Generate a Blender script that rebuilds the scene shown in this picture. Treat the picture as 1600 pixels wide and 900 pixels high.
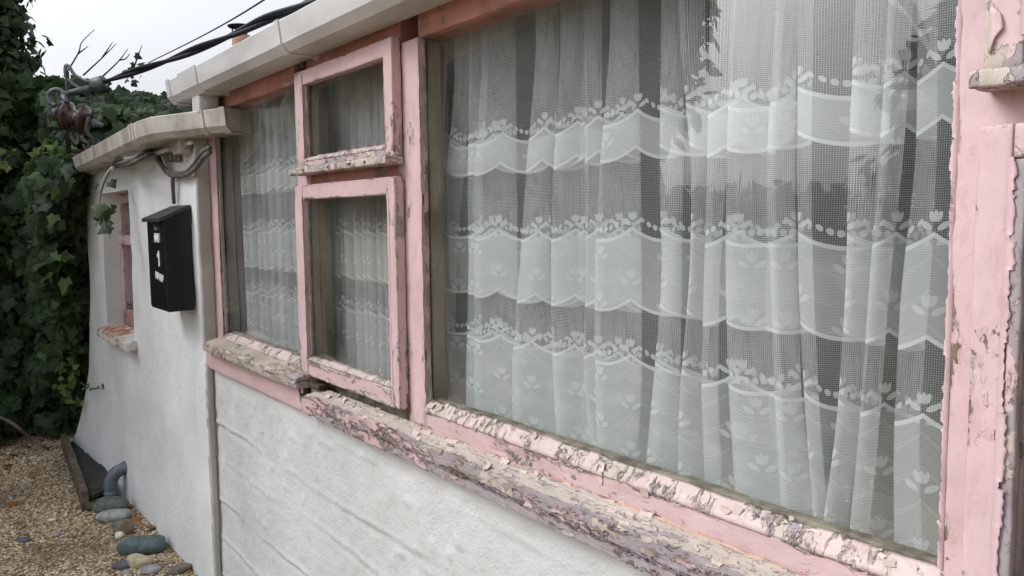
import bpy, math, random
import numpy as np
from mathutils import Matrix, Vector
for o in list(bpy.data.objects): bpy.data.objects.remove(o)
scene = bpy.context.scene
COL = scene.collection
rad = math.radians
random.seed(5); RNG = np.random.default_rng(11)

# ------------------------------------------------------------------ camera
F, YAW, PITCH, ROLL, H = 1250.0, rad(37.12), rad(5.0), rad(-.63), 1.63
CAM = np.array([0., -1., H])
fw = np.array([-math.cos(YAW)*math.cos(PITCH), math.sin(YAW)*math.cos(PITCH), -math.sin(PITCH)])
rt = np.cross(fw, [0, 0, 1]); rt /= np.linalg.norm(rt); up = np.cross(rt, fw)
R_ = rt*math.cos(ROLL)+up*math.sin(ROLL); U_ = -rt*math.sin(ROLL)+up*math.cos(ROLL)
cd = bpy.data.cameras.new('camera'); cam = bpy.data.objects.new('camera', cd); COL.objects.link(cam)
cd.sensor_width = 36; cd.lens = F/1600*36; cd.clip_start = .02; cd.clip_end = 500
cam.matrix_world = Matrix(((R_[0], U_[0], -fw[0], CAM[0]), (R_[1], U_[1], -fw[1], CAM[1]), (R_[2], U_[2], -fw[2], CAM[2]), (0, 0, 0, 1)))
scene.camera = cam
# ------------------------------------------------------------------ sky, sun, exposure
SUN_EL, SUN_AZ = rad(40), rad(211)
world = bpy.data.worlds.new('World'); scene.world = world; world.use_nodes = True
wt = world.node_tree; wn = wt.nodes; wn.clear()
sky = wn.new('ShaderNodeTexSky'); sky.sky_type = 'NISHITA'; sky.sun_disc = False
sky.sun_elevation = SUN_EL; sky.sun_rotation = SUN_AZ; sky.air_density = 1.4; sky.dust_density = 5.0; sky.ozone_density = 1.0
hsv = wn.new('ShaderNodeHueSaturation'); hsv.inputs['Saturation'].default_value = .06
tint = wn.new('ShaderNodeMix'); tint.data_type = 'RGBA'; tint.blend_type = 'MULTIPLY'; tint.inputs[0].default_value = 1; tint.inputs[7].default_value = (.955, .985, 1.035, 1)
bgn = wn.new('ShaderNodeBackground'); bgn.inputs[1].default_value = .15
wo = wn.new('ShaderNodeOutputWorld')
wt.links.new(sky.outputs[0], hsv.inputs['Color']); wt.links.new(hsv.outputs[0], tint.inputs[6]); wt.links.new(tint.outputs[2], bgn.inputs[0]); wt.links.new(bgn.outputs[0], wo.inputs[0])
sl = bpy.data.lights.new('sun', 'SUN'); sl.energy = .5; sl.angle = rad(30); sl.color = (1, .985, .96)
sun = bpy.data.objects.new('sun', sl); COL.objects.link(sun)
sdir = Vector((math.cos(SUN_EL)*math.sin(SUN_AZ), math.cos(SUN_EL)*math.cos(SUN_AZ), math.sin(SUN_EL)))
sun.rotation_euler = sdir.to_track_quat('Z', 'Y').to_euler(); sun.location = (-2, -6, 8)
scene.view_settings.view_transform = 'Standard'; scene.view_settings.look = 'None'
scene.view_settings.gamma = 1; scene.view_settings.use_curve_mapping = False
scene.view_settings.exposure = .78
scene.render.engine = 'CYCLES'
scene.cycles.max_bounces = 8; scene.cycles.transparent_max_bounces = 40
scene.cycles.diffuse_bounces = 3; scene.cycles.glossy_bounces = 3
scene.cycles.caustics_reflective = False; scene.cycles.caustics_refractive = False

# ------------------------------------------------------------------ pixel -> place
def ray(px, py): return fw+R_*(px-800)/F-U_*(py-450)/F
def onY(px, py, y=0.):
    d = ray(px, py); return CAM+d*((y+1.)/d[1])
def onZ(px, py, z):
    d = ray(px, py); return CAM+d*((z-H)/d[2])
def atT(px, py, t): return CAM+ray(px, py)*t
def XP(px, py, y=0.): return float(onY(px, py, y)[0])

# ------------------------------------------------------------------ numpy noise
def h3(i, j, k, s):
    n = (i.astype(np.int64)*374761393+j.astype(np.int64)*668265263+k.astype(np.int64)*2147483647+s*1274126177) & 0x7fffffff
    n = ((n ^ (n >> 13))*1274126177) & 0x7fffffff
    n = ((n ^ (n >> 16))*668265263) & 0x7fffffff
    return ((n ^ (n >> 15)) & 0xffffff)/float(0xffffff)
def vnoise(P, sc, s=0):
    Q = np.asarray(P)*sc; I = np.floor(Q); f = Q-I; f = f*f*(3-2*f); I = I.astype(np.int64); o = 0
    for a in (0, 1):
        for b in (0, 1):
            for c in (0, 1):
                w = (f[:, 0] if a else 1-f[:, 0])*(f[:, 1] if b else 1-f[:, 1])*(f[:, 2] if c else 1-f[:, 2])
                o = o+w*h3(I[:, 0]+a, I[:, 1]+b, I[:, 2]+c, s)
    return o-.5
def fbm(P, sc, oct=4, s=0):
    o = 0; a = 1.
    for q in range(oct): o = o+a*vnoise(P, sc*2**q, s+q*7); a *= .5
    return o

# ------------------------------------------------------------------ node helper
class NT:
    def __init__(s, name):
        s.m = bpy.data.materials.new(name); s.m.use_nodes = True; s.t = s.m.node_tree; s.t.nodes.clear()
        s.out = s.t.nodes.new('ShaderNodeOutputMaterial')
    def n(s, typ, props=None, **ins):
        nd = s.t.nodes.new(typ)
        for k, v in (props or {}).items(): setattr(nd, k, v)
        for k, v in ins.items():
            key = k.replace('_', ' ')
            if key.startswith('i') and key[1:].isdigit(): key = int(key[1:])
            s.put(nd.inputs[key], v)
        return nd
    def put(s, sock, v):
        if isinstance(v, bpy.types.NodeSocket): s.t.links.new(v, sock)
        elif isinstance(v, bpy.types.Node): s.t.links.new(v.outputs[0], sock)
        elif isinstance(v, tuple) and len(v) == 3 and sock.type == 'RGBA': sock.default_value = (*v, 1)
        else: sock.default_value = v
    def M(s, op, a, b=0., c=0., clamp=False):
        nd = s.t.nodes.new('ShaderNodeMath'); nd.operation = op; nd.use_clamp = clamp
        s.put(nd.inputs[0], a); s.put(nd.inputs[1], b); s.put(nd.inputs[2], c); return nd.outputs[0]
    def V(s, op, a, b=(0., 0., 0.)):
        nd = s.t.nodes.new('ShaderNodeVectorMath'); nd.operation = op
        s.put(nd.inputs[0], a)
        if op == 'SCALE': s.put(nd.inputs['Scale'], b)
        else: s.put(nd.inputs[1], b)
        return nd.outputs['Value'] if op in ('LENGTH', 'DOT_PRODUCT') else nd.outputs[0]
    def step(s, v, lo, hi, a=0., b=1.):
        nd = s.n('ShaderNodeMapRange', {'interpolation_type': 'SMOOTHSTEP'})
        for i, q in enumerate((v, lo, hi, a, b)): s.put(nd.inputs[i], q)
        return nd.outputs[0]
    def mix(s, f, a, b, bt='MIX'):
        nd = s.n('ShaderNodeMix', {'data_type': 'RGBA', 'blend_type': bt})
        s.put(nd.inputs[0], f); s.put(nd.inputs[6], a); s.put(nd.inputs[7], b); return nd.outputs[2]
    def noise(s, vec, sc, det=4., ro=.55, dist=0.):
        return s.n('ShaderNodeTexNoise', Vector=vec, Scale=sc, Detail=det, Roughness=ro, Distortion=dist).outputs[0]
    def pos(s): return s.n('ShaderNodeNewGeometry').outputs['Position']
    def objco(s): return s.n('ShaderNodeTexCoord').outputs['Object']
    def island(s): return s.n('ShaderNodeNewGeometry').outputs['Random Per Island']
    def attr(s, name): return s.n('ShaderNodeAttribute', {'attribute_name': name}).outputs['Fac']
    def ramp(s, f, stops):
        nd = s.n('ShaderNodeValToRGB', Fac=f); e = nd.color_ramp.elements
        while len(e) < len(stops): e.new(.5)
        for q, (p, c) in zip(e, stops): q.position = p; q.color = (*c, 1)
        return nd.outputs[0]
    def bump(s, h, dist=.002, st=1.): return s.n('ShaderNodeBump', Height=h, Distance=dist, Strength=st).outputs[0]
    def pbr(s, col, rough=.6, normal=None, spec=.4, metal=0., **kw):
        b = s.n('ShaderNodeBsdfPrincipled'); s.put(b.inputs['Base Color'], col); s.put(b.inputs['Roughness'], rough)
        b.inputs['Specular IOR Level'].default_value = spec; b.inputs['Metallic'].default_value = metal
        if normal is not None: s.put(b.inputs['Normal'], normal)
        s.t.links.new(b.outputs[0], s.out.inputs[0]); return b

# ------------------------------------------------------------------ materials
PINK = (.585, .415, .42); SALMON = (.50, .235, .19); CREAM = (.55, .495, .44); LILAC = (.33, .285, .295); WOOD = (.19, .145, .105)
def paint(name, top=PINK, bias=0., grain=(1, 1, 1), cream=.0, lilac=.0, cells=48., disp=0., crack=1., dirt=.35, top2=None, bmp=.0018, under=WOOD):
    s = NT(name); p = s.pos(); g = s.V('MULTIPLY', p, grain); wr = s.attr('wear')
    warp = s.n('ShaderNodeTexNoise', Vector=p, Scale=38., Detail=3.).outputs[1]
    gw = s.V('ADD', g, s.V('SCALE', s.V('SUBTRACT', warp, (.5, .5, .5)), .040))
    vo = s.n('ShaderNodeTexVoronoi', {'feature': 'F1'}, Vector=gw, Scale=cells)
    ve = s.n('ShaderNodeTexVoronoi', {'feature': 'DISTANCE_TO_EDGE'}, Vector=gw, Scale=cells).outputs['Distance']
    sep = s.n('ShaderNodeSeparateColor', Color=vo.outputs['Color'])
    c1 = s.M('SUBTRACT', sep.outputs[0], .5); c2 = s.M('SUBTRACT', sep.outputs[1], .5)
    nA = s.noise(g, 13., 8., .66); nB = s.noise(s.V('ADD', g, (3.1, 1.7, 5.)), 19., 6., .62); nC = s.noise(s.V('ADD', g, (9., 4., 2.)), 11., 6., .6)
    nF = s.noise(g, 210., 3., .6)
    th = s.M('MULTIPLY_ADD', wr, .46, .27+bias)
    va = s.M('MULTIPLY_ADD', c1, .13, nA)
    va = s.M('MULTIPLY_ADD', s.M('SUBTRACT', nF, .5), .07, va)
    d = s.M('SUBTRACT', va, th)
    mp = s.step(d, -.006, .006)
    mc = s.step(s.M('SUBTRACT', s.M('ADD', s.attr('crm'), s.M('MULTIPLY_ADD', c2, .2, nB)), .52-cream), -.01, .01)
    ml = s.step(s.M('SUBTRACT', s.M('MULTIPLY_ADD', c1, .1, nC), .47-lilac), -.012, .012)
    gr = s.noise(s.V('MULTIPLY', g, (3., 3., 3.)), 60., 4., .6)
    wood = s.mix(gr, tuple(.55*c for c in under), tuple(1.55*c for c in under))
    lil = s.mix(s.noise(g, 70., 4.), tuple(.8*c for c in LILAC), tuple(1.15*c for c in LILAC))
    crm = s.mix(s.noise(g, 45., 5.), (.36, .29, .235), tuple(1.06*c for c in CREAM))
    t2 = top2 or tuple(c*.90 for c in top)
    tp = s.mix(s.step(s.noise(p, 6., 5.), .35, .65), t2, top)
    stain = s.step(s.noise(g, 17., 7., .7), .60, .72)
    tp = s.mix(s.M('MULTIPLY', stain, dirt), tp, (.33, .20, .16))
    col = s.mix(ml, wood, lil); col = s.mix(mc, col, crm); col = s.mix(mp, col, tp)
    ck = s.M('SUBTRACT', 1., s.step(ve, .0, .03))
    ck = s.M('MULTIPLY', ck, s.step(s.noise(p, 55., 3.), .42, .66, .0, .5))
    ckz = s.step(s.M('ADD', d, s.M('MULTIPLY', c2, -.02)), .11, .03)
    ck = s.M('MULTIPLY', s.M('MULTIPLY', ck, ckz), crack, clamp=True)
    col = s.mix(ck, col, (.10, .072, .056))
    col = s.mix(s.step(s.noise(g, 33., 6., .75), .45, .75, .0, .45), col, s.mix(1., col, (.62, .55, .50), 'MULTIPLY'))
    rim = s.M('MULTIPLY', s.M('SUBTRACT', 1., s.step(s.M('ABSOLUTE', s.M('SUBTRACT', d, -.010)), 0., .014)), s.M('SUBTRACT', 1., mp))
    col = s.mix(s.M('MULTIPLY', rim, .22), col, (.09, .06, .045))
    curl = s.M('MULTIPLY', s.step(d, .05, .0), mp)
    h = s.M('ADD', s.M('MULTIPLY', mp, .55), s.M('MULTIPLY', s.M('MAXIMUM', mc, mp), .3))
    h = s.M('ADD', h, s.M('MULTIPLY', ml, .15)); h = s.M('MULTIPLY_ADD', curl, .45, h)
    h = s.M('SUBTRACT', h, s.M('MULTIPLY', ck, .6)); h = s.M('MULTIPLY_ADD', nF, .14, h)
    h = s.M('MULTIPLY_ADD', s.noise(p, 28., 3.), .5, h)
    s.pbr(col, s.mix(mp, (.85,)*3, (.5,)*3), s.bump(h, bmp), .35)
    if disp:
        dn = s.n('ShaderNodeDisplacement', Height=h, Midlevel=.9, Scale=disp); s.t.links.new(dn.outputs[0], s.out.inputs['Displacement'])
        s.m.displacement_method = 'BOTH'
    return s.m
M = {}
M['pink_v'] = paint('pink_paint_vertical', grain=(1, 1, .45), dirt=.25)
M['pink_h'] = paint('pink_paint_horizontal', grain=(.45, 1, 1), dirt=.3)
M['pink_rail'] = paint('pink_paint_bottom_rail', grain=(.35, 1, 1), bias=.06, cream=.03, lilac=.08, dirt=.35, disp=.0022)
M['salmon'] = paint('salmon_paint_stained', top=SALMON, top2=(.34, .15, .12), grain=(.4, 1, 1), dirt=.8, cells=40.)
M['sill'] = paint('weathered_sill_paint', top=(.56, .40, .39), bias=.115, grain=(.36, 1.3, 1.3), cream=.04, lilac=.10, cells=70., disp=.0032, dirt=.5, bmp=.003)
M['putty'] = paint('cracked_putty_paint', top=(.56, .44, .415), bias=.11, grain=(1.1, .5, .5), cream=.07, lilac=.08, cells=44., disp=.003, dirt=.35, bmp=.003)
M['stone_sill'] = paint('bare_weathered_sill', top=(.47, .41, .33), top2=(.36, .30, .23), bias=.06, grain=(.5, 1, 1), cream=-.02, lilac=.06, cells=70., disp=.002, dirt=.3)

M['peel_v'] = paint('peeling_edge_paint', grain=(1, 1, .4), bias=.10, cream=-.10, lilac=.10, cells=60., dirt=.4)
M['far_sill'] = paint('white_sill_over_terracotta', top=(.62, .60, .57), bias=.10, cream=-.02, lilac=-.3, cells=22., under=(.36, .15, .075))
def simple(name, c1, c2, sc=8., rough=.6, bmp=.0, bsc=60., grain=(1, 1, 1), spec=.35, metal=0., obj=False, isl=0.):
    s = NT(name); p = s.objco() if obj else s.pos(); g = s.V('MULTIPLY', p, grain)
    f = s.step(s.noise(g, sc, 6., .6), .3, .7)
    if isl: f = s.M('ADD', s.M('MULTIPLY', f, 1-isl), s.M('MULTIPLY', s.island(), isl))
    col = s.mix(f, c1, c2)
    nm = s.bump(s.noise(g, bsc, 5., .6), bmp) if bmp else None
    s.pbr(col, rough, nm, spec, metal); return s.m
M['olive'] = simple('bare_olive_wood', (.20, .175, .115), (.37, .33, .235), 14., .7, .001, 120., (1, 1, .25))
M['ledge'] = simple('dirty_inner_ledge', (.10, .085, .06), (.34, .30, .22), 26., .8, .003, 90.)
M['dark_wood'] = simple('dark_wet_timber', (.022, .016, .012), (.07, .048, .035), 12., .8, .002, 70., (.3, 1, 1))
M['gutter'] = simple('dirty_white_plastic', (.47, .455, .44), (.62, .615, .61), 5., .42, .0005, 40., (.5, 1, 1.6), .45)
M['gutter_dirty'] = simple('grimy_plastic', (.30, .27, .235), (.55, .52, .48), 7., .5, .001, 40.)
M['black'] = simple('black_rubber', (.008, .009, .011), (.022, .024, .028), 30., .5, .0006, 200.)
M['steel'] = simple('galvanised_steel', (.10, .11, .12), (.20, .215, .23), 30., .5, .0006, 120., metal=.6)
M['grey_cable'] = simple('grey_cable_sheath', (.07, .065, .058), (.17, .155, .14), 25., .6)
M['white_cable'] = simple('white_cable_sheath', (.55, .53, .5), (.72, .7, .67), 25., .5)
M['insul'] = simple('glazed_brown_porcelain', (.028, .009, .008), (.065, .020, .017), 20., .18, spec=.6)
M['terracotta'] = simple('terracotta_pot', (.42, .21, .13), (.60, .36, .25), 9., .8, .002, 60.)
M['slate'] = simple('dark_slate', (.020, .019, .020), (.055, .050, .048), 9., .7, .002, 40.)
M['board'] = simple('weathered_edging_board', (.055, .042, .03), (.15, .12, .09), 14., .85, .002, 60., (1, 1, 1))
M['pipe'] = simple('grey_blue_pipe_plastic', (.085, .10, .125), (.15, .17, .20), 9., .4, spec=.5)
M['bark'] = simple('dark_bark', (.03, .024, .018), (.085, .065, .05), 20., .9, .006, 40.)
M['twig'] = simple('dry_twig', (.09, .065, .045), (.19, .145, .10), 20., .85, .001, 80.)
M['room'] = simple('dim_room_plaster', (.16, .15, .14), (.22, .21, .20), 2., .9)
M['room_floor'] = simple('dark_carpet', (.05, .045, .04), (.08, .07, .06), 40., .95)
M['roof'] = simple('roof_slate', (.06, .06, .065), (.12, .12, .125), 6., .8, .003, 30.)
M['enamel'] = simple('black_enamel', (.0055, .006, .0075), (.010, .011, .013), 12., .33, .0003, 300., spec=.35)
M['lid'] = simple('faded_black_lid', (.022, .022, .024), (.045, .045, .047), 14., .45, .0003, 200., spec=.35)
M['lettering'] = simple('white_lettering', (.70, .69, .66), (.82, .81, .78), 40., .5)
M['plate'] = simple('cream_name_card', (.42, .38, .33), (.60, .55, .50), 60., .5)
M['chrome'] = simple('chrome_lock', (.55, .56, .58), (.7, .7, .72), 20., .25, metal=.9)
M['flake'] = simple('loose_paint_flake', (.40, .30, .265), (.60, .49, .43), 60., .7, isl=.8)
M['rotten'] = simple('rotten_wood', (.012, .008, .006), (.09, .06, .042), 45., .9, .004, 60., (.4, 1, 1))
M['rust'] = simple('rusty_nail', (.16, .055, .02), (.30, .12, .05), 50., .85)

def wall_mat(name, rough_amt, fine, c1=(.70, .705, .70), c2=(.80, .805, .80), streak=.25):
    s = NT(name); p = s.pos()
    f = s.step(s.noise(p, 2.2, 6., .6), .3, .7)
    col = s.mix(f, c1, c2)
    st = s.step(s.noise(s.V('MULTIPLY', p, (1, 1, .16)), 9., 6., .65), .54, .74)
    col = s.mix(s.M('MULTIPLY', st, streak), col, (.52, .50, .46))
    pits = s.step(s.noise(p, 95., 3., .6), .70, .76)
    col = s.mix(s.M('MULTIPLY', pits, .5), col, (.42, .40, .37))
    gb = s.step(s.noise(s.V('ADD', p, (2., 8., 1.)), 4., 7., .7), .62, .74)
    col = s.mix(s.M('MULTIPLY', gb, .3), col, (.50, .47, .40))
    h = s.M('MULTIPLY', s.noise(p, fine, 6., .7), 1.)
    h = s.M('MULTIPLY_ADD', s.noise(p, 14., 4., .55), .6, h)
    h = s.M('SUBTRACT', h, s.M('MULTIPLY', pits, .5))
    h = s.M('MULTIPLY_ADD', s.noise(p, 150., 3., .6), .35, h)
    s.pbr(col, .82, s.bump(h, rough_amt), .25); return s.m
M['wall_far'] = wall_mat('white_painted_render', .004, 30., c1=(.62, .63, .64), c2=(.73, .74, .745), streak=.35)
M['wall_near'] = wall_mat('rough_white_painted_concrete', .0042, 70., c1=(.51, .51, .50), c2=(.60, .60, .59), streak=.14)
M['seam'] = wall_mat('grey_bare_render', .006, 50., c1=(.30, .285, .27), c2=(.46, .44, .42), streak=.5)

def glass_mat():
    s = NT('old_window_glass'); p = s.pos()
    bf = s.n('ShaderNodeNewGeometry').outputs['Backfacing']
    fr = s.n('ShaderNodeFresnel', IOR=s.M('MULTIPLY_ADD', bf, 1/1.5-1.5, 1.5))
    wob = s.bump(s.noise(p, 3., 2.), .0006)
    tr = s.n('ShaderNodeBsdfTransparent', Color=(.965, .975, .972))
    gl = s.n('ShaderNodeBsdfGlossy', Color=(1., 1., 1.), Roughness=.004); s.put(gl.inputs['Normal'], wob)
    mx = s.n('ShaderNodeMixShader', Fac=fr); s.put(mx.inputs[1], tr); s.put(mx.inputs[2], gl)
    spk = s.step(s.noise(p, 170., 2., .5), .735, .76)
    film = s.step(s.noise(p, 5., 7., .7), .35, .8, .004, .035)
    df = s.n('ShaderNodeBsdfDiffuse', Color=(.62, .63, .58))
    m2 = s.n('ShaderNodeMixShader', Fac=s.M('MAXIMUM', s.M('MULTIPLY', spk, .35), film)); s.put(m2.inputs[1], mx); s.put(m2.inputs[2], df)
    s.t.links.new(m2.outputs[0], s.out.inputs[0]); return s.m
M['glass'] = glass_mat()

def lace_mat(name, tint=(.85, .87, .87)):
    s = NT(name); cu = s.attr('cu'); cv = s.attr('cv'); T = .150; A = .024
    pick = lambda a, b, c: s.M('MULTIPLY_ADD', hiA, a-b, s.M('MULTIPLY_ADD', hiB, b-c, c))
    hiA = s.M('GREATER_THAN', cv, 1.70); hiB = s.M('GREATER_THAN', cv, 1.425)
    t = s.M('FRACT', s.M('DIVIDE', cu, T))
    a = s.M('ABSOLUTE', s.M('MULTIPLY_ADD', t, 2., -1.))
    sg = s.M('SUBTRACT', 1., s.M('POWER', a, 2.2))
    w = s.M('MULTIPLY_ADD', sg, A, cv)
    ins = lambda lo, hi: s.M('MULTIPLY', s.M('GREATER_THAN', w, lo), s.M('LESS_THAN', w, hi))
    lace = s.M('MAXIMUM', s.M('MAXIMUM', ins(1.757, 1.822), ins(1.472, 1.606)), s.M('LESS_THAN', w, 1.366))
    et = pick(1.822, 1.606, 1.366); eb = pick(1.757, 1.472, 1.0)
    dt = s.M('MINIMUM', s.M('ABSOLUTE', s.M('SUBTRACT', w, et)), s.M('ABSOLUTE', s.M('SUBTRACT', w, eb)))
    trim = s.step(dt, .0042, .0028)
    # garland of dots that hangs above each band
    w2 = s.M('MULTIPLY_ADD', sg, A*1.55, cv); dy = s.M('SUBTRACT', w2, s.M('ADD', et, .034))
    dx = s.M('MULTIPLY', s.M('SUBTRACT', s.M('FRACT', s.M('DIVIDE', cu, T/11)), .5), T/11)
    rr = s.M('SQRT', s.M('ADD', s.M('MULTIPLY', dx, dx), s.M('MULTIPLY', dy, dy)))
    dots = s.M('MULTIPLY', s.M('LESS_THAN', s.M('DIVIDE', rr, s.M('MULTIPLY_ADD', sg, .0028, .0026)), 1.), s.M('LESS_THAN', a, .8))
    def tulip(x, y, k):
        v = s.n('ShaderNodeCombineXYZ', X=s.M('ABSOLUTE', x), Y=y, Z=0.).outputs[0]; best = None
        for (cx, cy, ang, rx, ry) in ((0, .009, 0, .0040, .0092), (.0062, .0085, -18, .0040, .0085), (.0135, -.0055, 32, .0108, .0048)):
            q = s.V('SUBTRACT', v, (cx*k, cy*k, 0.))
            if ang:
                vr = s.n('ShaderNodeVectorRotate', {'rotation_type': 'Z_AXIS'}, Vector=q, Angle=-rad(ang)); q = vr.outputs[0]
            L = s.V('LENGTH', s.V('MULTIPLY', q, (1/(rx*k), 1/(ry*k), 0.)))
            best = L if best is None else s.M('MINIMUM', best, L)
        return s.M('LESS_THAN', best, 1.)
    xm = s.M('MULTIPLY', s.M('SUBTRACT', t, .5), T)
    xc = s.M('MULTIPLY', s.M('SUBTRACT', s.M('FRACT', s.M('ADD', s.M('DIVIDE', cu, T), .5)), .5), T)
    top = tulip(xc, s.M('SUBTRACT', cv, s.M('ADD', et, .016)), .85)
    Lp = .092
    yl = s.M('SUBTRACT', cv, pick(1.772, 1.557, 1.320))
    lat = lambda off: s.M('MULTIPLY', s.M('SUBTRACT', s.M('FRACT', s.M('ADD', s.M('DIVIDE', yl, Lp), .5+off)), .5), Lp)
    fl = s.M('MULTIPLY', s.M('MAXIMUM', tulip(xm, lat(0.), .95), s.M('MULTIPLY', tulip(xc, lat(.5), .95), s.M('SUBTRACT', 1., hiA))), lace)
    # thin swags stitched between the flowers
    sw = s.M('MULTIPLY_ADD', sg, .040, yl); sw2 = s.M('MULTIPLY_ADD', sg, .033, yl)
    ln = lambda q: s.M('LESS_THAN', s.M('ABSOLUTE', s.M('SUBTRACT', s.M('FRACT', s.M('DIVIDE', q, Lp*.5)), .5)), .022)
    swag = s.M('MULTIPLY', s.M('MAXIMUM', ln(sw), ln(sw2)), lace)
    p_ = .0031
    tu = s.M('ABSOLUTE', s.M('SUBTRACT', s.M('FRACT', s.M('DIVIDE', cu, p_)), .5))
    tv = s.M('ABSOLUTE', s.M('SUBTRACT', s.M('FRACT', s.M('DIVIDE', cv, p_)), .5))
    thr = s.M('MAXIMUM', s.M('LESS_THAN', tu, .070), s.M('LESS_THAN', tv, .078))
    net = s.M('MULTIPLY_ADD', thr, NET_A, .02)
    tl = s.M('LESS_THAN', s.M('ABSOLUTE', s.M('SUBTRACT', s.M('FRACT', s.M('DIVIDE', cv, .0022)), .5)), .27)
    lg = s.M('MULTIPLY_ADD', tl, .22, pick(.44, .38, .29))
    al = s.M('MULTIPLY_ADD', lace, s.M('SUBTRACT', lg, net), net)
    al = s.M('MAXIMUM', al, s.M('MULTIPLY', swag, .50))
    al = s.M('MAXIMUM', al, s.M('MULTIPLY', trim, .82))
    al = s.M('MAXIMUM', al, s.M('MULTIPLY', s.M('MAXIMUM', s.M('MAXIMUM', fl, top), dots), .70))
    df = s.n('ShaderNodeBsdfDiffuse', Color=tint); tr = s.n('ShaderNodeBsdfTranslucent', Color=tint)
    m1 = s.n('ShaderNodeMixShader', Fac=.35); s.put(m1.inputs[1], df); s.put(m1.inputs[2], tr)
    tp = s.n('ShaderNodeBsdfTransparent')
    m2 = s.n('ShaderNodeMixShader', Fac=al); s.put(m2.inputs[1], tp); s.put(m2.inputs[2], m1)
    s.t.links.new(m2.outputs[0], s.out.inputs[0]); return s.m
NET_A = .69
M['lace'] = lace_mat('white_net_lace')
M['lace_pink'] = lace_mat('faded_net_lace', (.78, .76, .75))

def leaf_mat(name, stops, rough=.5, spec=.3):
    s = NT(name); r = s.island(); p = s.pos()
    f = s.M('ADD', s.M('MULTIPLY', r, .75), s.M('MULTIPLY', s.noise(p, 2.5, 3.), .35))
    col = s.ramp(f, stops)
    b = s.pbr(col, rough, None, spec)
    tr = s.n('ShaderNodeBsdfTranslucent', Color=s.mix(.5, col, (.10, .16, .02)))
    mx = s.n('ShaderNodeMixShader', Fac=.16); s.put(mx.inputs[1], b.outputs[0]); s.put(mx.inputs[2], tr)
    s.t.links.new(mx.outputs[0], s.out.inputs[0]); return s.m
M['ivy'] = leaf_mat('ivy_leaf', [(.0, (.010, .020, .009)), (.45, (.020, .042, .015)), (.8, (.036, .072, .022)), (1., (.075, .115, .03))])
M['ivy_young'] = leaf_mat('young_ivy_leaf', [(.0, (.04, .075, .02)), (.5, (.075, .13, .03)), (1., (.15, .20, .05))])
M['tree_leaf'] = leaf_mat('dark_tree_leaf', [(.0, (.012, .022, .009)), (.5, (.028, .048, .016)), (1., (.06, .085, .028))])
M['hedge_leaf'] = leaf_mat('hedge_leaf', [(.0, (.012, .02, .01)), (.5, (.025, .04, .018)), (1., (.045, .065, .025))], .6)
M['fallen'] = leaf_mat('fallen_leaf', [(.0, (.16, .06, .02)), (.5, (.35, .15, .03)), (1., (.45, .33, .08))], .6)

def gravel_mat(isl=True):
    s = NT('gravel_pebble' if isl else 'gravel_ground'); p = s.pos()
    if isl: f = s.island()
    else: f = s.n('ShaderNodeSeparateColor', Color=s.n('ShaderNodeTexVoronoi', Vector=p, Scale=75.).outputs['Color']).outputs[0]
    col = s.ramp(f, [(0., (.14, .10, .062)), (.3, (.33, .24, .145)), (.6, (.47, .355, .225)), (.85, (.60, .49, .35)), (1., (.70, .64, .54))])
    col = s.mix(s.step(s.noise(p, 1.6, 5.), .42, .68), col, s.mix(.5, col, (.12, .085, .06)))
    nm = None
    if not isl:
        nm = s.bump(s.n('ShaderNodeTexVoronoi', Vector=p, Scale=75.).outputs['Distance'], .01)
    s.pbr(col, .85, nm, .25); return s.m
M['gravel'] = gravel_mat(True); M['ground'] = gravel_mat(False)

# ------------------------------------------------------------------ mesh helpers
def mesh(name, V, Fs, attrs=None, smooth=False):
    V = np.asarray(V, float); me = bpy.data.meshes.new(name)
    if not isinstance(Fs, list): Fs = [Fs]
    if Fs and isinstance(Fs[0], np.ndarray) and Fs[0].ndim == 2:
        li = np.concatenate([f.ravel() for f in Fs]).astype(np.int32)
        tot = np.concatenate([np.full(len(f), f.shape[1]) for f in Fs]).astype(np.int32)
        st = np.concatenate([[0], np.cumsum(tot)[:-1]]).astype(np.int32)
        me.vertices.add(len(V)); me.vertices.foreach_set('co', V.astype(np.float32).ravel())
        me.loops.add(len(li)); me.loops.foreach_set('vertex_index', li)
        me.polygons.add(len(tot)); me.polygons.foreach_set('loop_start', st); me.polygons.foreach_set('loop_total', tot)
        me.update(calc_edges=True); me.validate()
    else:
        me.from_pydata([tuple(v) for v in V], [], [tuple(f) for f in Fs]); me.update()
    for k, v in (attrs or {}).items():
        at = me.attributes.new(k, 'FLOAT', 'POINT'); at.data.foreach_set('value', np.asarray(v, np.float32))
    if smooth: me.polygons.foreach_set('use_smooth', np.ones(len(me.polygons), bool))
    return me
def link(name, me, mat=None, parent=None, loc=None):
    o = bpy.data.objects.new(name, me); COL.objects.link(o)
    if mat is not None and me is not None and not me.materials: me.materials.append(M[mat] if isinstance(mat, str) else mat)
    if loc is not None: o.location = loc
    if parent is not None:
        o.parent = parent; o.matrix_parent_inverse = Matrix.Translation(-WLOC(parent))
    return o
def WLOC(o):
    v = Vector(o.location)
    if o.parent: v = o.matrix_parent_inverse.to_translation()+v+WLOC(o.parent)
    return v
def empty(name, loc, parent=None):
    o = bpy.data.objects.new(name, None); COL.objects.link(o); o.location = loc; o.empty_display_size = .1
    if parent is not None: o.parent = parent; o.matrix_parent_inverse = Matrix.Translation(-WLOC(parent))
    return o
def tag(o, label, cat, group=None):
    o['label'] = label; o['category'] = cat
    if group: o['group'] = group
    return o
def struct(o): o['kind'] = 'structure'; return o
def at_base(o, loc):
    """move a one-mesh thing's origin to its base without moving its vertices"""
    o.data.transform(Matrix.Translation(-Vector(loc))); o.location = loc; return o

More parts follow.
